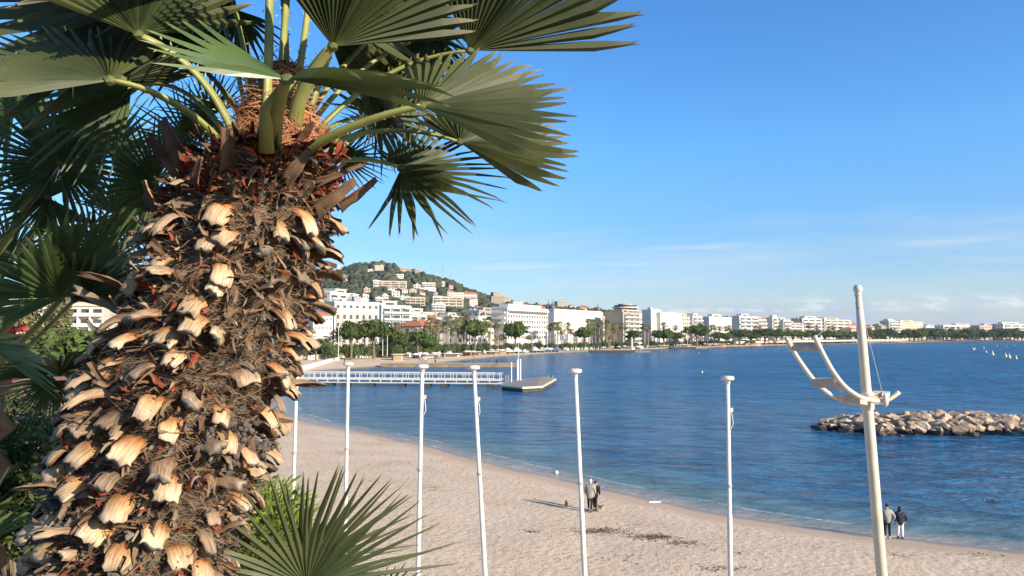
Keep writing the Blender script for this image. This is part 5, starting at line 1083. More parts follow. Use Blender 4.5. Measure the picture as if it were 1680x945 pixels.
def stub(mb, c0, out, upv, L1, w0, w1, th, p0, p1, twist=0.0, ms=(0, 1, 2), curl=0.35, nl=7, nw=6, jag=0.15, split=False):
    """strap leaving the trunk at c0: pitch angle p0 at the root, p1 at the end"""
    side = out.cross(upv).normalized(); pos = Vector(c0); ring = []
    for i in range(nl + 1):
        t_ = i / nl; pa = p0 + (p1 - p0) * (t_ ** 0.8); dirv = out * math.cos(pa) + upv * math.sin(pa)
        if i: pos = pos + dirv * (L1 / nl)
        nrm = side.cross(dirv).normalized()
        if nrm.dot(upv) < 0 and abs(pa) < 1.5: nrm = -nrm
        w = w0 + (w1 - w0) * t_ ** 0.6; w *= 1 + .05 * math.sin(i * 2.1 + twist * 9)
        sd = (side * math.cos(twist * t_) + nrm * math.sin(twist * t_)); n2 = (nrm * math.cos(twist * t_) - side * math.sin(twist * t_))
        row_t = []; row_b = []
        for j in range(nw + 1):
            s_ = j / nw * 2 - 1; cu = -curl * w * .5 * s_ * s_
            e = dirv * (rg.uniform(-jag, jag) * .25 * L1) * (1 if i == nl else 0)
            t2 = th * (1 - .75 * s_ * s_) * (0.7 + .5 * t_)
            bump_ = .0022 * rg.uniform(-1, 1); rag = (rg.uniform(-.05, .03) * w if j in (0, nw) else 0) * s_
            q = pos + sd * (w / 2 * s_ + rag) + n2 * (cu + bump_) + e; row_t.append(q); row_b.append(q - n2 * t2)
        ring.append((row_t, row_b))
    W1 = nw + 1; vs = []; at = []; uo = rg.uniform(0, 50); au = [uo + j / nw for j in range(nw + 1)] * ((nl + 1) * 2)
    for i, (a, b) in enumerate(ring): vs += a; at += [i / nl] * W1
    nt_ = len(vs)
    for i, (a, b) in enumerate(ring): vs += b; at += [i / nl] * W1
    ft = []; spc = rg.choice((1, 2, 4)); spi = rg.uniform(.4, .75)
    for i in range(nl):
        for j in range(nw):
            if split and j == spc and i > nl * spi: continue
            ft.append((i * W1 + j, i * W1 + j + 1, (i + 1) * W1 + j + 1, (i + 1) * W1 + j))
    fb = [(nt_ + i * W1 + j + 1, nt_ + i * W1 + j, nt_ + (i + 1) * W1 + j, nt_ + (i + 1) * W1 + j + 1) for i in range(nl) for j in range(nw)]
    fs_ = [(i * W1, (i + 1) * W1, nt_ + (i + 1) * W1, nt_ + i * W1) for i in range(nl)] + [((i + 1) * W1 + nw, i * W1 + nw, nt_ + i * W1 + nw, nt_ + (i + 1) * W1 + nw) for i in range(nl)]
    fe = [(nl * W1 + j, nl * W1 + j + 1, nt_ + nl * W1 + j + 1, nt_ + nl * W1 + j) for j in range(nw)]
    b0 = mb.add(vs, ft, ms[0], at, au); mb.f.extend([tuple(x + b0 for x in f) for f in fb + fs_]); mb.m.extend([ms[1]] * (len(fb) + len(fs_)))
    mb.f.extend([tuple(x + b0 for x in f) for f in fe]); mb.m.extend([ms[2]] * len(fe))
stubs = []; GA = R(137.508); i = 0; z = TZ + .1; zend = P(430, 300, 2).z
slots = []
while z < zend:
    c, r = core(z); a = i * GA + rg.uniform(-.12, .12); slots.append((z + rg.uniform(-.012, .012), a)); i += 1; z += 0.0038 * (0.215 / r) ** .3
camdir = lambda c: (CAM - c).normalized()
mats5 = [M['stub_top'], M['stub_under'], M['stub_cut'], M['stub_grey'], M['sheath_red']]
rows = []
for (z, a) in slots:
    c, r = core(z); out_ = Vector((math.cos(a), math.sin(a), 0)); front = out_.dot(Vector((CAM.x - c.x, CAM.y - c.y, 0)).normalized()); rows.append((z, a, c, r, out_, front))
vis = sorted([q for q in rows if q[5] > -0.15 and P(200, 1010, 2).z < q[0]], key=lambda q: -q[5])[:98]; visset = set(id(q) for q in vis)
rest = MB()
for q_ in rows:
    z, a, c, r, out_, front = q_
    if front < -0.75: continue
    one = id(q_) in visset; mb = MB() if one else rest
    u_ = rg.random(); up_ = (Vector((0, 0, 1)) + Vector((.30, 0, 0)) + Vector((rg.uniform(-.3, .3), rg.uniform(-.3, .3), 0))).normalized()
    up_ = (up_ - out_ * up_.dot(out_)).normalized()
    tz = (z - P(0, 600, 2).z)
    upper = z > P(0, 345, 2).z; lowk = 1.12 if z < P(0, 700, 2).z else 1.0
    fr = Vector(c) + out_ * (r * .98) + IB
    nm = 'leaf_stub'
    if upper: stub(mb, fr - out_ * .01, out_, up_, rg.uniform(.05, .085), rg.uniform(.075, .10), rg.uniform(.03, .05), .007, R(rg.uniform(50, 75)), R(rg.uniform(20, 75)), rg.uniform(-.3, .3), ms=(4, 4, 2) if u_ < .45 else ((3, 1, 2) if u_ < .9 else (0, 1, 2)), curl=.6)
    elif u_ < .60: stub(mb, fr, out_, up_, rg.uniform(.072, .108), rg.uniform(.056, .078) * lowk, rg.uniform(.038, .060) * lowk, rg.uniform(.013, .022), R(rg.uniform(-5, 35)), R(rg.uniform(-82, -50)), rg.uniform(-.5, .5), ms=(0, 1, 2), curl=rg.uniform(.15, .5), split=rg.random() < .2, jag=.26)
    elif u_ < .76: stub(mb, fr, out_, up_, rg.uniform(.07, .12), rg.uniform(.055, .075), rg.uniform(.035, .06), rg.uniform(.012, .02), R(rg.uniform(-10, 40)), R(rg.uniform(-80, -20)), rg.uniform(-.8, .8), ms=(3, 1, 2), curl=rg.uniform(.2, .6), split=rg.random() < .2, jag=.3)
    elif u_ < .90: stub(mb, fr, out_, up_, rg.uniform(.08, .15), rg.uniform(.03, .065), rg.uniform(.012, .04), rg.uniform(.004, .010), R(rg.uniform(20, 60)), R(rg.uniform(-70, 30)), rg.uniform(-1.3, 1.3), ms=(3, 1, 2), curl=rg.uniform(.3, 1.0), split=rg.random() < .2, jag=.4)
    else: stub(mb, fr - out_ * .01, out_, up_, rg.uniform(.05, .08), rg.uniform(.07, .09), rg.uniform(.02, .045), .006, R(rg.uniform(30, 70)), R(rg.uniform(0, 60)), rg.uniform(-.5, .5), ms=(4, 4, 2) if u_ < .95 else (1, 1, 2), curl=.9)
    if one: mb.build(nm, mats5, palm, smooth=True, attr='v')
o = rest.build('leaf_stub', mats5, palm, smooth=True, attr='v'); tag(o, kind='stuff')
# flakes and torn scraps between the leaf bases
def scraps(n, z0, z1, mts, name, ln, wd, curlr=.9):
    mb = MB()
    for _ in range(n):
        z = rg.uniform(z0, z1); c, r = core(z); a = math.atan2(CAM.y - c.y, CAM.x - c.x) + rg.triangular(-2.2, 2.2, 0); o_ = Vector((math.cos(a), math.sin(a), 0))
        up_ = Vector((rg.uniform(-.6, .9), rg.uniform(-.3, .3), 1)); up_ = (up_ - o_ * up_.dot(o_)).normalized(); L1 = rg.uniform(*ln); w_ = rg.uniform(*wd)
        stub(mb, c + o_ * (r * .97 + rg.uniform(-.005, .03)) + IB, (o_ + up_ * rg.uniform(-.4, .4) + Vector((rg.uniform(-.5, .5), 0, 0))).normalized(), up_, L1, w_, w_ * rg.uniform(.2, .8), rg.uniform(.001, .005), R(rg.uniform(-40, 60)), R(rg.uniform(-90, 60)), rg.uniform(-1.5, 1.5), ms=rg.choice(mts), curl=rg.uniform(0, curlr), nl=3, nw=2, jag=.5)
    o = mb.build(name, mats5, palm, smooth=False, attr='v'); o['kind'] = 'stuff'
scraps(1250, P(0, 1010, 2).z, P(0, 310, 2).z, [(3, 1, 2), (3, 1, 2), (3, 3, 2), (1, 1, 2), (1, 2, 2), (2, 2, 2), (0, 1, 2), (0, 1, 2), (3, 1, 2), (3, 3, 2), (1, 2, 2), (4, 1, 1)], 'torn_scraps', (.02, .07), (.008, .03))
scraps(200, P(0, 345, 2).z, P(0, 250, 2).z, [(4, 4, 2), (4, 1, 1), (1, 1, 2), (4, 4, 4)], 'red_scraps', (.03, .07), (.015, .04))
# fibre mats
def hairs(n, z0, z1, mt, name, wd=(.0010, .0022), ln=(.05, .13), offs=(.0, .06), tilt=(-.9, .9), par=None, rg=rg, outb=0.25, clump=-.12):
    mb = MB(); vs = []; fs = []
    for _ in range(n):
        z = rg.uniform(z0, z1); c, r = core(z)
        a = math.atan2(CAM.y - c.y, CAM.x - c.x) + rg.triangular(-2.2, 2.2, 0)
        
        if mnoise.noise(Vector((a * 4.5, z * 17, 3.3))) < clump: continue
        o_ = Vector((math.cos(a), math.sin(a), 0)); tg = Vector((-math.sin(a), math.cos(a), 0)); el = rg.uniform(*tilt) + (.8 if rg.random() < .5 else -.8) * mnoise.noise(Vector((a * 3, z * 12, 0)))
        d = (tg * (1 if rg.random() < .5 else -1) * math.cos(el) + Vector((0, 0, 1)) * math.sin(el) + o_ * rg.uniform(-.05, outb)).normalized()
        L_ = rg.uniform(*ln); p = c + o_ * (r * .97 + rg.uniform(*offs)) + IB; w = rg.uniform(*wd); sd = d.cross(o_).normalized() * w
        bend = Vector((rg.uniform(-1, 1), rg.uniform(-1, 1), rg.uniform(-1.2, .5))) * .35; k = len(vs); S = 4
        for s in range(S + 1):
            t_ = s / S; q = p + d * L_ * t_ + bend * L_ * t_ * t_ ; q = q - o_ * (.02 * t_ * L_ * 8 * t_)
            ww = (1 - .8 * t_); vs += [q - sd * ww, q + sd * ww]
        fs += [(k + 2 * s, k + 2 * s + 1, k + 2 * s + 3, k + 2 * s + 2) for s in range(S)]
    mb.add(vs, fs); o = mb.build(name, M[mt], par or palm); o['kind'] = 'stuff'; return o
zb_ = P(0, 1000, 2).z
hairs(15000, zb_, P(0, 330, 2).z, 'fibre', 'trunk_fibre', wd=(.0003, .0007), offs=(-.01, .028), ln=(.04, .11))
hairs(5000, zb_, P(0, 300, 2).z, 'fibre_dark', 'dark_fibre', wd=(.0004, .0009), offs=(-.01, .03), ln=(.03, .09))
hairs(700, zb_, P(0, 300, 2).z, 'stub_grey', 'split_shreds', wd=(.0015, .004), ln=(.03, .09), offs=(.0, .05), outb=.6)
hairs(2600, P(0, 285, 2).z, P(0, 120, 2).z, 'fibre_orange', 'orange_fibre', wd=(.0010, .003), ln=(.03, .08), offs=(-.015, .018), tilt=(-1.2, 1.2), outb=.45)
# clusters of old dry fruit
def cluster(px, py, w, h, n, mt='burnt'):
    mb = MB()
    for _ in range(n):
        a, b_ = rg.uniform(-1, 1), rg.uniform(-1, 1)
        if a * a + b_ * b_ > 1: continue
        q = P(px + a * w, py + b_ * h, 2.0); c, r = core(q.z); x = q.x - c.x; rr_ = r + .035
        yv = -math.sqrt(max(.0001, rr_ * rr_ - x * x)) if abs(x) < rr_ else 0
        yv += .022
        s = rg.uniform(.004, .0105); mb.blob(Vector((q.x, c.y + yv + rg.uniform(-.03, .01), q.z)) + IB, (s, s, s * rg.uniform(.9, 1.6)), sub=1, amp=.5, seed=_)
    o = mb.build('old_fruit_cluster', M[mt], palm, smooth=True); o['kind'] = 'stuff'
cluster(412, 715, 38, 36, 150); cluster(172, 805, 30, 34, 120); cluster(345, 768, 30, 16, 60, 'core'); cluster(125, 745, 34, 16, 60, 'stub_grey')
# petals of the crown base
for (px, py, w, h, ang, mt) in ((430, 290, .045, .07, 0, 'sheath_red'), (475, 250, .06, .075, 8, 'sheath_red'), (540, 335, .05, .09, 60, 'sheath_red'), (565, 318, .045, .085, 70, 'sheath_red'), (352, 268, .07, .085, -20, 'sheath_red'), (325, 275, .06, .09, -45, 'sheath_red'), (505, 305, .045, .07, 40, 'sheath_red'), (310, 350, .035, .06, -8, 'stub_top'), (545, 300, .022, .10, 72, 'stub_top'), (385, 320, .03, .055, 30, 'stub_grey')):
    q = P(px, py, 2.0); c, r = core(q.z); x = q.x - c.x; rr_ = r + .035; yv = -math.sqrt(max(.0, rr_ * rr_ - x * x)) if abs(x) < rr_ else 0
    o_ = Vector((x, yv - .03, 0)).normalized(); mb = MB(); upd = Vector((math.sin(R(ang)), 0, math.cos(R(ang)))); upd = (upd - o_ * upd.dot(o_) * .7).normalized()
    stub(mb, Vector((q.x, c.y + yv, q.z)) + IB - upd * h * .3, (o_ * .5 + upd * .8).normalized(), (upd - o_ * .3).normalized(), h * 1.3, w * 1.3, w * .45, .006, R(-25), R(25), 0, ms=(0, 1, 2), curl=.8, jag=.05)
    mb.build('leaf_sheath', [M[mt], M['stub_under'], M['stub_cut']], palm, smooth=True, attr='v')
# ---- fronds
def frond(parent, hub, tip, roll, spread, nseg, mats_, petb=None, petm=None, pr=(.014, .008), split=.55, fold=.0, cup=.0, droop=.05, wid=1.0, edge=.72, rng_=None, seed=0, jit=.04, skew=0.0, thin=1.0, rib=.10, lab=None):
    rg = random.Random(seed + 5); PB = Vector(parent.location)
    if mats_ is LD and wid == 1.0 and seed not in (43, 44): wid = .62; split = min(split, .5)
    h = P(*hub); T = P(*tip); ax = (T - h); Rr = ax.length; ax.normalize()
    tc_ = (CAM - h).normalized(); n0 = (tc_ - ax * tc_.dot(ax)).normalized(); n_ = Matrix.Rotation(R(roll), 3, ax) @ n0; sd = n_.cross(ax).normalized(); s2 = R(spread) / 2; lo_ = -s2; hi_ = s2
    if rng_: lo_, hi_ = R(rng_[0]), R(rng_[1])
    da = (hi_ - lo_) / nseg; s2 = max(abs(lo_), abs(hi_))
    mb = MB(); stn = [0.0, .12, .3, split, split + .12, split + .22, .92, 1.0]; stn = [min(x, 1.0) for x in stn]; stn = sorted(set(stn))
    for i in range(nseg):
        a0 = lo_ + (i + .5) * da; e_ = abs(a0) / s2; a0 += skew * da
        ln = Rr * (1 - (1 - edge) * e_ ** 2) * (1 + rg.uniform(-.05, .04)); ja = rg.gauss(0, jit); drp = droop * (1 + rg.uniform(-.3, .5)); tw = rg.uniform(-.3, .3); fdp = rg.uniform(.5, 1.5)
        vs = []; at = []; sp_ = split * (1 + rg.uniform(-.08, .08))
        bentip = rg.random() < .08
        for st in stn:
            r_ = st * ln
            a_ = a0 + ja * max(0, st - sp_) * 2.2
            if st <= sp_: hw = r_ * math.tan(da / 2) * 1.0
            else: hw = sp_ * ln * math.tan(da / 2) * ((1 - (st - sp_) / (1 - sp_)) ** .75) * wid
            hw = hw + .0006
            d = ax * math.cos(a_) + sd * math.sin(a_); pd = -ax * math.sin(a_) + sd * math.cos(a_)
            if fold:
                lat = d.dot(sd); d = d - sd * lat + (sd * math.cos(R(fold)) + n_ * math.sin(R(fold)) * (1 if lat > 0 else -1)) * lat
            q = h + d * r_ - n_ * (cup * r_ * r_ / Rr)
            q.z -= Rr * (drp * st ** 3 + (.25 * max(0, st - .85) if bentip else 0))
            if st > sp_: pd = (pd * math.cos(tw * (st - sp_) * 3) + n_ * math.sin(tw * (st - sp_) * 3))
            hh = hw * (fdp if st <= sp_ else .55) + .0003
            vs += [q - pd * hw - n_ * hh, q + n_ * hh * .3, q + pd * hw - n_ * hh]; at += [st, st * (1.0 if rg.random() < .97 else 1.0), st]
        m_ = len(stn); fs = []
        if rg.random() < .8:      # forked, frayed end
            k3 = 3 * (m_ - 2); l3, c3, r3 = vs[k3], vs[k3 + 1], vs[k3 + 2]; e1 = (vs[-2] - c3); wv = (r3 - l3)
            for s_, q0 in ((-1, l3), (1, r3)): vs += [q0 * .96 + c3 * .04, c3, c3 + e1 * rg.uniform(.5, 1.15) + wv * s_ * rg.uniform(.25, .6)]; at += [.93, .93, 1.0]
            fs += [(3 * m_, 3 * m_ + 1, 3 * m_ + 2), (3 * m_ + 4, 3 * m_ + 3, 3 * m_ + 5)]; m_ -= 1
        for k in range(m_ - 1): fs += [(3 * k, 3 * k + 1, 3 * k + 4, 3 * k + 3), (3 * k + 1, 3 * k + 2, 3 * k + 5, 3 * k + 4)]
        mb.add([v - PB for v in vs], fs, 0, at)
    # hastula at the hub
    mb.blob(h - PB, (.014 * thin, .014 * thin, .014 * thin), 0, sub=1, amp=.1)
    b = mb.build('frond', mats_, parent, smooth=False, attr='v')
    if lab: b['label'] = lab
    if petb is not None:
        a = P(*petb); c = h; m1 = P(*petm) if petm else (a + c) / 2 + Vector((0, 0, .08)); pts = []
        m2 = m1 * 2 - (a + c) / 2
        for k in range(15): t_ = k / 14; pts.append(a * (1 - t_) ** 2 + m2 * 2 * t_ * (1 - t_) + c * t_ * t_)
        pm = MB(); pm.tube([q - PB for q in pts], [pr[0] + (pr[1] - pr[0]) * k / 14 for k in range(15)], 8, flat=.6)
        for k in range(2, 13):
            for s_ in (1, -1):
                if rg.random() < .75: dq = (pts[k + 1] - pts[k]).normalized(); sx = dq.cross(n_).normalized() * s_; q = pts[k] - PB; w_ = pr[0] * .8; pm.add([q + sx * w_ - dq * .003, q + sx * w_ + dq * .003, q + sx * (w_ + .009) + dq * .006], [(0, 1, 2)])
        po = pm.build('petiole', M['petiole'], b, smooth=True)
    return b
LF, LD, LY = M['leaf'], M['leaf_dark'], M['leaf_young']
f = frond
# right side of the crown
f(palm, (546, 76, 1.82), (690, -170, 1.7), 22, 130, 22, LF, (480, 235, 1.95), (497, 150, 1.88), pr=(.022, .013), split=.74, edge=.92, droop=.0, seed=1, jit=.035, rng_=(-58, 68))
f(palm, (771, 83, 2.15), (1040, -95, 2.05), 22, 120, 20, LF, (520, 215, 2.05), (640, 120, 2.15), split=.72, edge=.97, droop=.0, seed=2, jit=.04, rng_=(-36, 82))
f(palm, (692, 174, 1.85), (944, 194, 1.8), -58, 165, 23, LF, (495, 252, 1.92), (585, 205, 1.86), pr=(.019, .011), split=.74, edge=.70, droop=.02, seed=3, jit=.03, rng_=(-30, 118))
f(palm, (754, 233, 2.2), (948, 262, 2.15), -60, 215, 26, LF, (520, 248, 2.1), (630, 214, 2.15), pr=(.014, .008), split=.72, edge=.6, droop=.02, seed=4, rng_=(-35, 150))
f(palm, (658, 276, 2.15), (828, 325, 2.1), -46, 300, 36, LF, (530, 268, 2.1), (600, 262, 2.12), pr=(.013, .008), split=.42, edge=.34, droop=.02, seed=5, jit=.06, rng_=(-85, 170))
f(palm, (474, 130, 1.66), (738, 131, 1.64), 74, 80, 8, LY, None, split=.62, edge=.8, droop=.01, seed=6, fold=8, cup=-.05, jit=.03, rng_=(-28, 50))
f(palm, (470, 130, 1.66), (238, 48, 1.58), 64, 70, 7, LY, (450, 250, 1.85), (455, 190, 1.76), pr=(.018, .012), split=.5, edge=.92, droop=.0, seed=7, rng_=(-34, 30))
f(palm, (620, 190, 2.5), (740, 110, 2.5), 30, 260, 26, LD, (500, 240, 2.2), (560, 200, 2.35), split=.45, edge=.7, seed=8, droop=.04)
f(palm, (612, 205, 2.7), (560, 175, 2.7), 25, 270, 26, LD, (500, 262, 2.2), (560, 240, 2.4), split=.4, edge=.7, seed=9)
f(palm, (560, 262, 2.6), (650, 250, 2.6), 40, 220, 24, LD, (490, 262, 2.2), (520, 262, 2.4), split=.4, edge=.7, seed=10)
# left side of the crown
f(palm, (227, 57, 1.75), (175, -190, 1.65), 20, 205, 23, LF, (395, 250, 1.92), (330, 130, 1.85), pr=(.018, .011), split=.70, edge=.98, droop=.0, seed=11, jit=.04, rng_=(-88, 66))
f(palm, (180, 132, 1.72), (-85, 95, 1.62), 62, 165, 23, LF, (372, 248, 1.9), (290, 172, 1.8), pr=(.016, .009), split=.64, edge=.9, droop=.02, seed=12, jit=.05, rng_=(-110, 35))
f(palm, (200, 132, 1.75), (320, 95, 1.85), 60, 60, 10, LF, None, split=.5, edge=.9, seed=13)
f(palm, (215, 145, 2.3), (60, 60, 2.4), 25, 260, 32, LD, (385, 240, 2.1), (300, 150, 2.2), split=.5, edge=.8, seed=14)
f(palm, (300, 90, 2.4), (220, -40, 2.4), 30, 260, 34, LD, (420, 225, 2.1), (350, 130, 2.25), split=.45, edge=.8, seed=15)
f(palm, (345, 190, 2.9), (250, 175, 2.9), 25, 280, 36, LD, (420, 262, 2.2), (390, 230, 2.5), split=.45, edge=.9, seed=16)
f(palm, (310, 235, 3.0), (190, 265, 3.0), 20, 280, 36, LD, (400, 275, 2.2), (370, 250, 2.5), split=.42, edge=.9, seed=17)
f(palm, (255, 300, 2.7), (125, 330, 2.7), 18, 260, 36, LD, (360, 310, 2.2), (300, 280, 2.4), split=.6, edge=.9, seed=18)
# upright stems running out of the frame with their fans above
for k, (xb, yb, xm, ym, xt, yt, dt, r_) in enumerate([(432, 248, 440, 120, 443, -60, 1.95, .0205), (452, 225, 462, 110, 474, -60, 2.1, .017), (470, 215, 492, 110, 512, -40, 2.1, .016), (418, 205, 402, 90, 372, -40, 2.15, .012), (500, 205, 540, 90, 578, -20, 2.2, .014), (465, 225, 470, 100, 458, -80, 2.25, .016), (410, 215, 382, 90, 345, -30, 2.2, .010)]):
    f(palm, (xt, yt, dt), (xt + [-60, 20, 110, -160, 170, 30, -190][k], yt - [260, 300, 230, 190, 180, 260, 150][k], dt + [.2, .1, .2, .2, .1, .5, .4][k]), 35, 240, 28, LF, (xb, yb, 1.9 + .02 * k), (xm, ym, (1.9 + dt) / 2 - .02), pr=(r_, r_ * .85), split=.55, edge=.85, seed=20 + k)
f(palm, (385, 15, 2.5), (280, 95, 2.5), 30, 250, 30, LD, (430, 215, 2.1), (400, 100, 2.3), split=.45, seed=31, edge=.8)
f(palm, (690, 20, 2.5), (600, 130, 2.5), 30, 240, 30, LD, (500, 200, 2.1), (600, 70, 2.3), split=.5, seed=32, edge=.8)
f(palm, (700, 60, 2.3), (690, 185, 2.25), 50, 200, 24, LF, (510, 205, 2.1), (600, 110, 2.2), split=.45, seed=33, edge=.8)
# broad stems wrapped at the trunk
for k, (xb, yb, xm, ym, xt, yt, r_) in enumerate([(437, 250, 437, 180, 478, 128, .019), (493, 252, 560, 212, 640, 178, .017)]):
    mb = MB(); a, m1, c = [P(x, y, d_) - base for x, y, d_ in ((xb, yb, 1.8), (xm, ym, 1.75), (xt, yt, 1.68 if k == 0 else 1.85))]; mb.tube([a, a * .25 + m1 * .5 + c * .25 if False else m1, c], [r_, r_ * .85, r_ * .7], 10, flat=.6)
    if k == 0: mb.build('petiole', M['petiole'], palm, smooth=True)
# second palm behind, left
b2_ = Vector((P(-40, 700, 3.3).x, 3.3, TZ)); palm2 = empty('fan_palm', b2_, label='shaded fan palm at the left edge behind the big trunk', cat='palm tree', group='fan palms on the terrace')
mb = MB(); tp = P(-60, 440, 3.2) - b2_; vs = []
ns = 40; nr_ = 20
for i in range(ns):
    t_ = i / (ns - 1); c = Vector((0, 0, -.2)).lerp(tp, t_); r = .15 + .03 * math.sin(i * 1.9) 
    for j in range(nr_): a = 2 * math.pi * j / nr_; vs.append(c + Vector((math.cos(a), math.sin(a), 0)) * (r * (1 + .25 * mnoise.noise(Vector((math.cos(a) * 2, math.sin(a) * 2, i * .5))))))
mb.add(vs, [(i * nr_ + j, i * nr_ + (j + 1) % nr_, (i + 1) * nr_ + (j + 1) % nr_, (i + 1) * nr_ + j) for i in range(ns - 1) for j in range(nr_)]); mb.build('trunk', M['stub_grey'], palm2, smooth=True)
q = (-40, 470, 3.1)
f(palm2, (97, 267, 2.7), (120, 130, 2.65), 12, 330, 44, LD, (-20, 440, 3.0), (50, 330, 2.85), pr=(.018, .012), split=.55, edge=.95, seed=41, cup=.25)
f(palm2, (80, 325, 2.9), (-50, 330, 2.85), 25, 300, 38, LD, (-20, 470, 3.1), (40, 400, 3.0), pr=(.014, .01), split=.5, edge=.8, seed=42)
f(palm2, (100, 490, 2.6), (118, 335, 2.45), 45, 200, 34, LD, (-10, 600, 3.0), (50, 545, 2.8), pr=(.017, .012), split=.68, edge=1.0, seed=43, jit=.03)
f(palm2, (122, 492, 2.75), (235, 430, 2.6), 40, 150, 24, LD, (-10, 620, 3.1), (50, 565, 2.9), pr=(.012, .009), split=.62, edge=.9, seed=44)
f(palm2, (165, 440, 3.0), (175, 290, 3.0), 35, 240, 36, LD, (-10, 560, 3.2), (80, 480, 3.1), split=.5, edge=.85, seed=45)
f(palm2, (100, 612, 2.6), (215, 560, 2.5), 62, 260, 32, LD, (-40, 640, 3.1), (30, 630, 2.8), pr=(.012, .009), split=.5, edge=.85, seed=46, droop=.1)
f(palm2, (85, 625, 2.5), (40, 720, 2.45), 45, 220, 30, LD, (-40, 660, 3.1), (30, 640, 2.8), pr=(.012, .009), split=.4, edge=.85, seed=47, droop=.12)
f(palm2, (-30, 560, 2.4), (90, 610, 2.3), 60, 60, 8, LY, None, split=.6, edge=.95, seed=48, droop=.03)
f(palm2, (20, 190, 3.4), (-60, 60, 3.4), 20, 300, 36, LD, (-40, 430, 3.2), (0, 300, 3.3), split=.5, seed=49)
f(palm2, (180, 250, 3.5), (210, 130, 3.5), 25, 300, 40, LD, (-20, 430, 3.2), (90, 310, 3.4), split=.5, seed=50)
f(palm2, (190, 350, 3.6), (300, 330, 3.6), 30, 300, 40, LD, (-20, 470, 3.2), (90, 400, 3.4), split=.45, seed=51)
f(palm2, (20, 420, 3.3), (-40, 320, 3.3), 30, 280, 34, LD, (-40, 480, 3.2), None, split=.5, seed=52)
f(palm2, (-60, 900, 1.9), (90, 760, 1.9), 40, 80, 9, LY, None, split=.3, edge=.8, seed=53)
# low palm at the bottom
b3 = Vector((P(505, 1000, 2.3).x, 2.3, TZ - .9)); palm3 = empty('fan_palm', b3, label='low young fan palm below, its leaves spread over the beach view', cat='palm tree', group='fan palms on the terrace')
mb = MB(); mb.tube([(0, 0, -.1), (0, 0, .35), (0, 0, .6)], [.12, .11, .05], 14); mb.build('trunk', M['stub_grey'], palm3, smooth=True)
f(palm3, (503, 962, 2.1), (575, 760, 2.0), 18, 168, 24, LF, (505, 1240, 2.3), (500, 1100, 2.25), split=.30, edge=1.12, droop=.02, seed=61, jit=.035, skew=.0, wid=1.15)
f(palm3, (500, 935, 2.5), (640, 775, 2.5), 35, 110, 14, LF, (505, 1240, 2.35), (500, 1080, 2.4), split=.35, edge=.9, droop=.0, seed=62, jit=.03)
f(palm3, (440, 985, 2.4), (450, 820, 2.35), 50, 150, 16, LD, (500, 1240, 2.3), (450, 1100, 2.3), split=.4, edge=.95, droop=.03, seed=63)
f(palm3, (620, 990, 2.6), (700, 930, 2.6), 40, 120, 14, LF, (505, 1240, 2.4), (580, 1100, 2.5), split=.4, seed=64)
f(palm3, (395, 960, 2.3), (520, 975, 2.3), 60, 160, 14, LY, (480, 1240, 2.3), None, split=.4, seed=65)
# bright grassy bush right of the trunk and dark flowering bush at left
def blades(name, c, rad, n, ln, wd, mt, rg, seedv=0, up=.6, label=None, cat='bush', group=None, flowers=0, base_z=None):
    loc = Vector((c.x, c.y, base_z if base_z is not None else c.z - rad[2])); t = empty(name, loc, label=label, cat=cat, group=group); mb = MB(); vs = []; fs = []
    for _ in range(n):
        d = Vector((rg.gauss(0, 1), rg.gauss(0, 1), rg.gauss(0, 1))).normalized(); r = rg.random() ** .45; p = c + Vector((d.x * rad[0] * r, d.y * rad[1] * r, d.z * rad[2] * r)) - loc
        g_ = (Vector((rg.gauss(0, .6), rg.gauss(0, .6), up + rg.gauss(0, .4))) + d * .4).normalized(); s = g_.cross(Vector((rg.gauss(0, 1), rg.gauss(0, 1), .2))).normalized(); l_ = ln * rg.uniform(.6, 1.4); w_ = wd * rg.uniform(.6, 1.3); k = len(vs)
        m_ = p + g_ * l_ * .5; e = p + g_ * l_ + Vector((0, 0, -.2 * l_)); vs += [p, m_ - s * w_, e, m_ + s * w_]; fs.append((k, k + 1, k + 2, k + 3))
    mb.add(vs, fs); mb.build('foliage', M[mt], t)
    mb = MB(); cz = c - loc
    for k in range(7): a = k * .9; mb.tube([(0, 0, -.05), Vector((math.cos(a) * rad[0] * .3, math.sin(a) * rad[1] * .3, cz.z)), Vector((math.cos(a) * rad[0] * .6, math.sin(a) * rad[1] * .6, cz.z + rad[2] * .5))], [.012, .008, .004], 5)
    mb.build('stems', M['bark'], t)
    if flowers:
        mb = MB()
        for _ in range(flowers):
            d = Vector((rg.gauss(0, 1), rg.gauss(0, 1), abs(rg.gauss(0, 1)))).normalized(); p = c + Vector((d.x * rad[0], d.y * rad[1], d.z * rad[2])) - loc
            for j in range(5): a = j * 1.257; mb.blob(p + Vector((math.cos(a) * .009, 0, math.sin(a) * .009)), (.007, .004, .007), sub=1, amp=0)
        o = mb.build('flowers', M['flower'], t); o['kind'] = 'stuff'
    return t
rg = random.Random(4)
blades('grassy_bush', P(430, 885, 3.1), (.20, .2, .22), 1500, .11, .006, 'grass_bright', rg, label='bright yellow green grassy bush right of the big trunk', flowers=2, base_z=TZ - .9)
blades('flowering_bush', P(50, 800, 3.6), (.42, .35, .34), 2600, .07, .014, 'bush_leaf', rg, up=.3, label='dark leafy bush with small purple flowers left of the big trunk', flowers=14, base_z=TZ)
blades('dark_bush', P(20, 730, 5.6), (1.0, .5, .45), 2600, .10, .02, 'wood_leaf', rg, up=.3, label='dense dark bush deep in the shade behind the left palm', base_z=TZ)  # darker leaf material here carries the shade in its colour
blades('red_flowering_bush', P(2, 556, 4.6), (.13, .1, .12), 260, .05, .02, 'red_cloth', rg, up=.3, label='small patch of orange red blossom at the left edge', base_z=TZ)
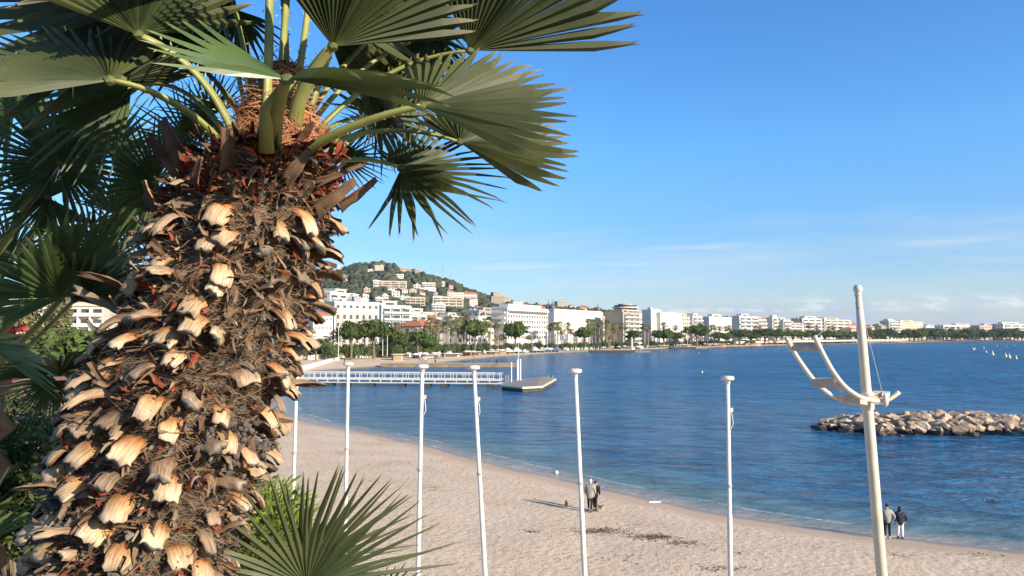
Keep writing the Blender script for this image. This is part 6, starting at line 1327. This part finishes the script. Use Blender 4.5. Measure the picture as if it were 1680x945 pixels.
for k, (px, py, d_, w, h, mt, lb) in enumerate([(40, 590, 60, 2.6, 1.8, 'pine_leaf', 'yellow green round tree below the terraced flats, leftmost'), (92, 578, 62, 3.2, 1.9, 'bush_leaf', 'olive green tree below the terraced flats, middle'), (140, 588, 58, 2.6, 1.9, 'pine_leaf', 'yellow green tree below the terraced flats, right'), (0, 625, 22, 1.7, 1.2, 'bush_leaf', 'dark green tree at the left edge under the fronds'), (90, 650, 18, 1.9, 0.8, 'wood_leaf', 'dark green tree under the dark low fan'), (95, 522, 110, 1.6, 3.2, 'palm_leaf_far', 'small tree beside the lower balconies of the flats'), (38, 522, 110, 1.8, 3.0, 'palm_leaf_far', 'small tree between the two terraced flats')]):
    c = P(px, py, d_); b0 = gz(c.x, c.y); t = empty('garden_tree', (c.x, c.y, b0), label=lb, cat='tree', group='garden trees at left'); mb = MB(); mb.tube([(0, 0, -.1), (.1, 0, c.z - b0)], [.2, .08], 8); mb.build('trunk', M['bark'], t)
    mb = MB(); leafquads(mb, (0, 0, c.z - b0), (w, w, h), 2200, .16 if d_ < 50 else .3, rg, shell=.2); mb.build('crown', M[mt], t)
# terracotta roofed hut glimpsed at the left edge
c = P(-10, 650, 9); t = empty('garden_hut', (c.x - .6, c.y + .8, 0), label='terracotta coloured hut glimpsed at the left edge', cat='hut')
mb = MB(); mb.box((0, 0, 5.0), (2.0, 1.6, 10.0)); mb.build('wall', M['terracotta'], t)
mb = MB(); mb.box((0, 0, 10.1), (2.3, 1.9, .16)); mb.build('roof', M['terracotta'], t)

# ---------------------------------------------------------------- sea air
mb = MB(); mb.box((900, 2600, 95), (7000, 5700, 214)); hz = mb.build('haze', [bpy.data.materials.new('haze_air')]); hz['kind'] = 'stuff'
m = hz.data.materials[0]; m.use_nodes = True; n, l = nodes_of(m)
for x in list(n): n.remove(x)
v = n.new('ShaderNodeVolumePrincipled'); v.inputs['Color'].default_value = (0.80, 0.88, 1.0, 1); v.inputs['Density'].default_value = 0.00006; v.inputs['Anisotropy'].default_value = 0.2
l.new(v.outputs[0], n.new('ShaderNodeOutputMaterial').inputs['Volume'])
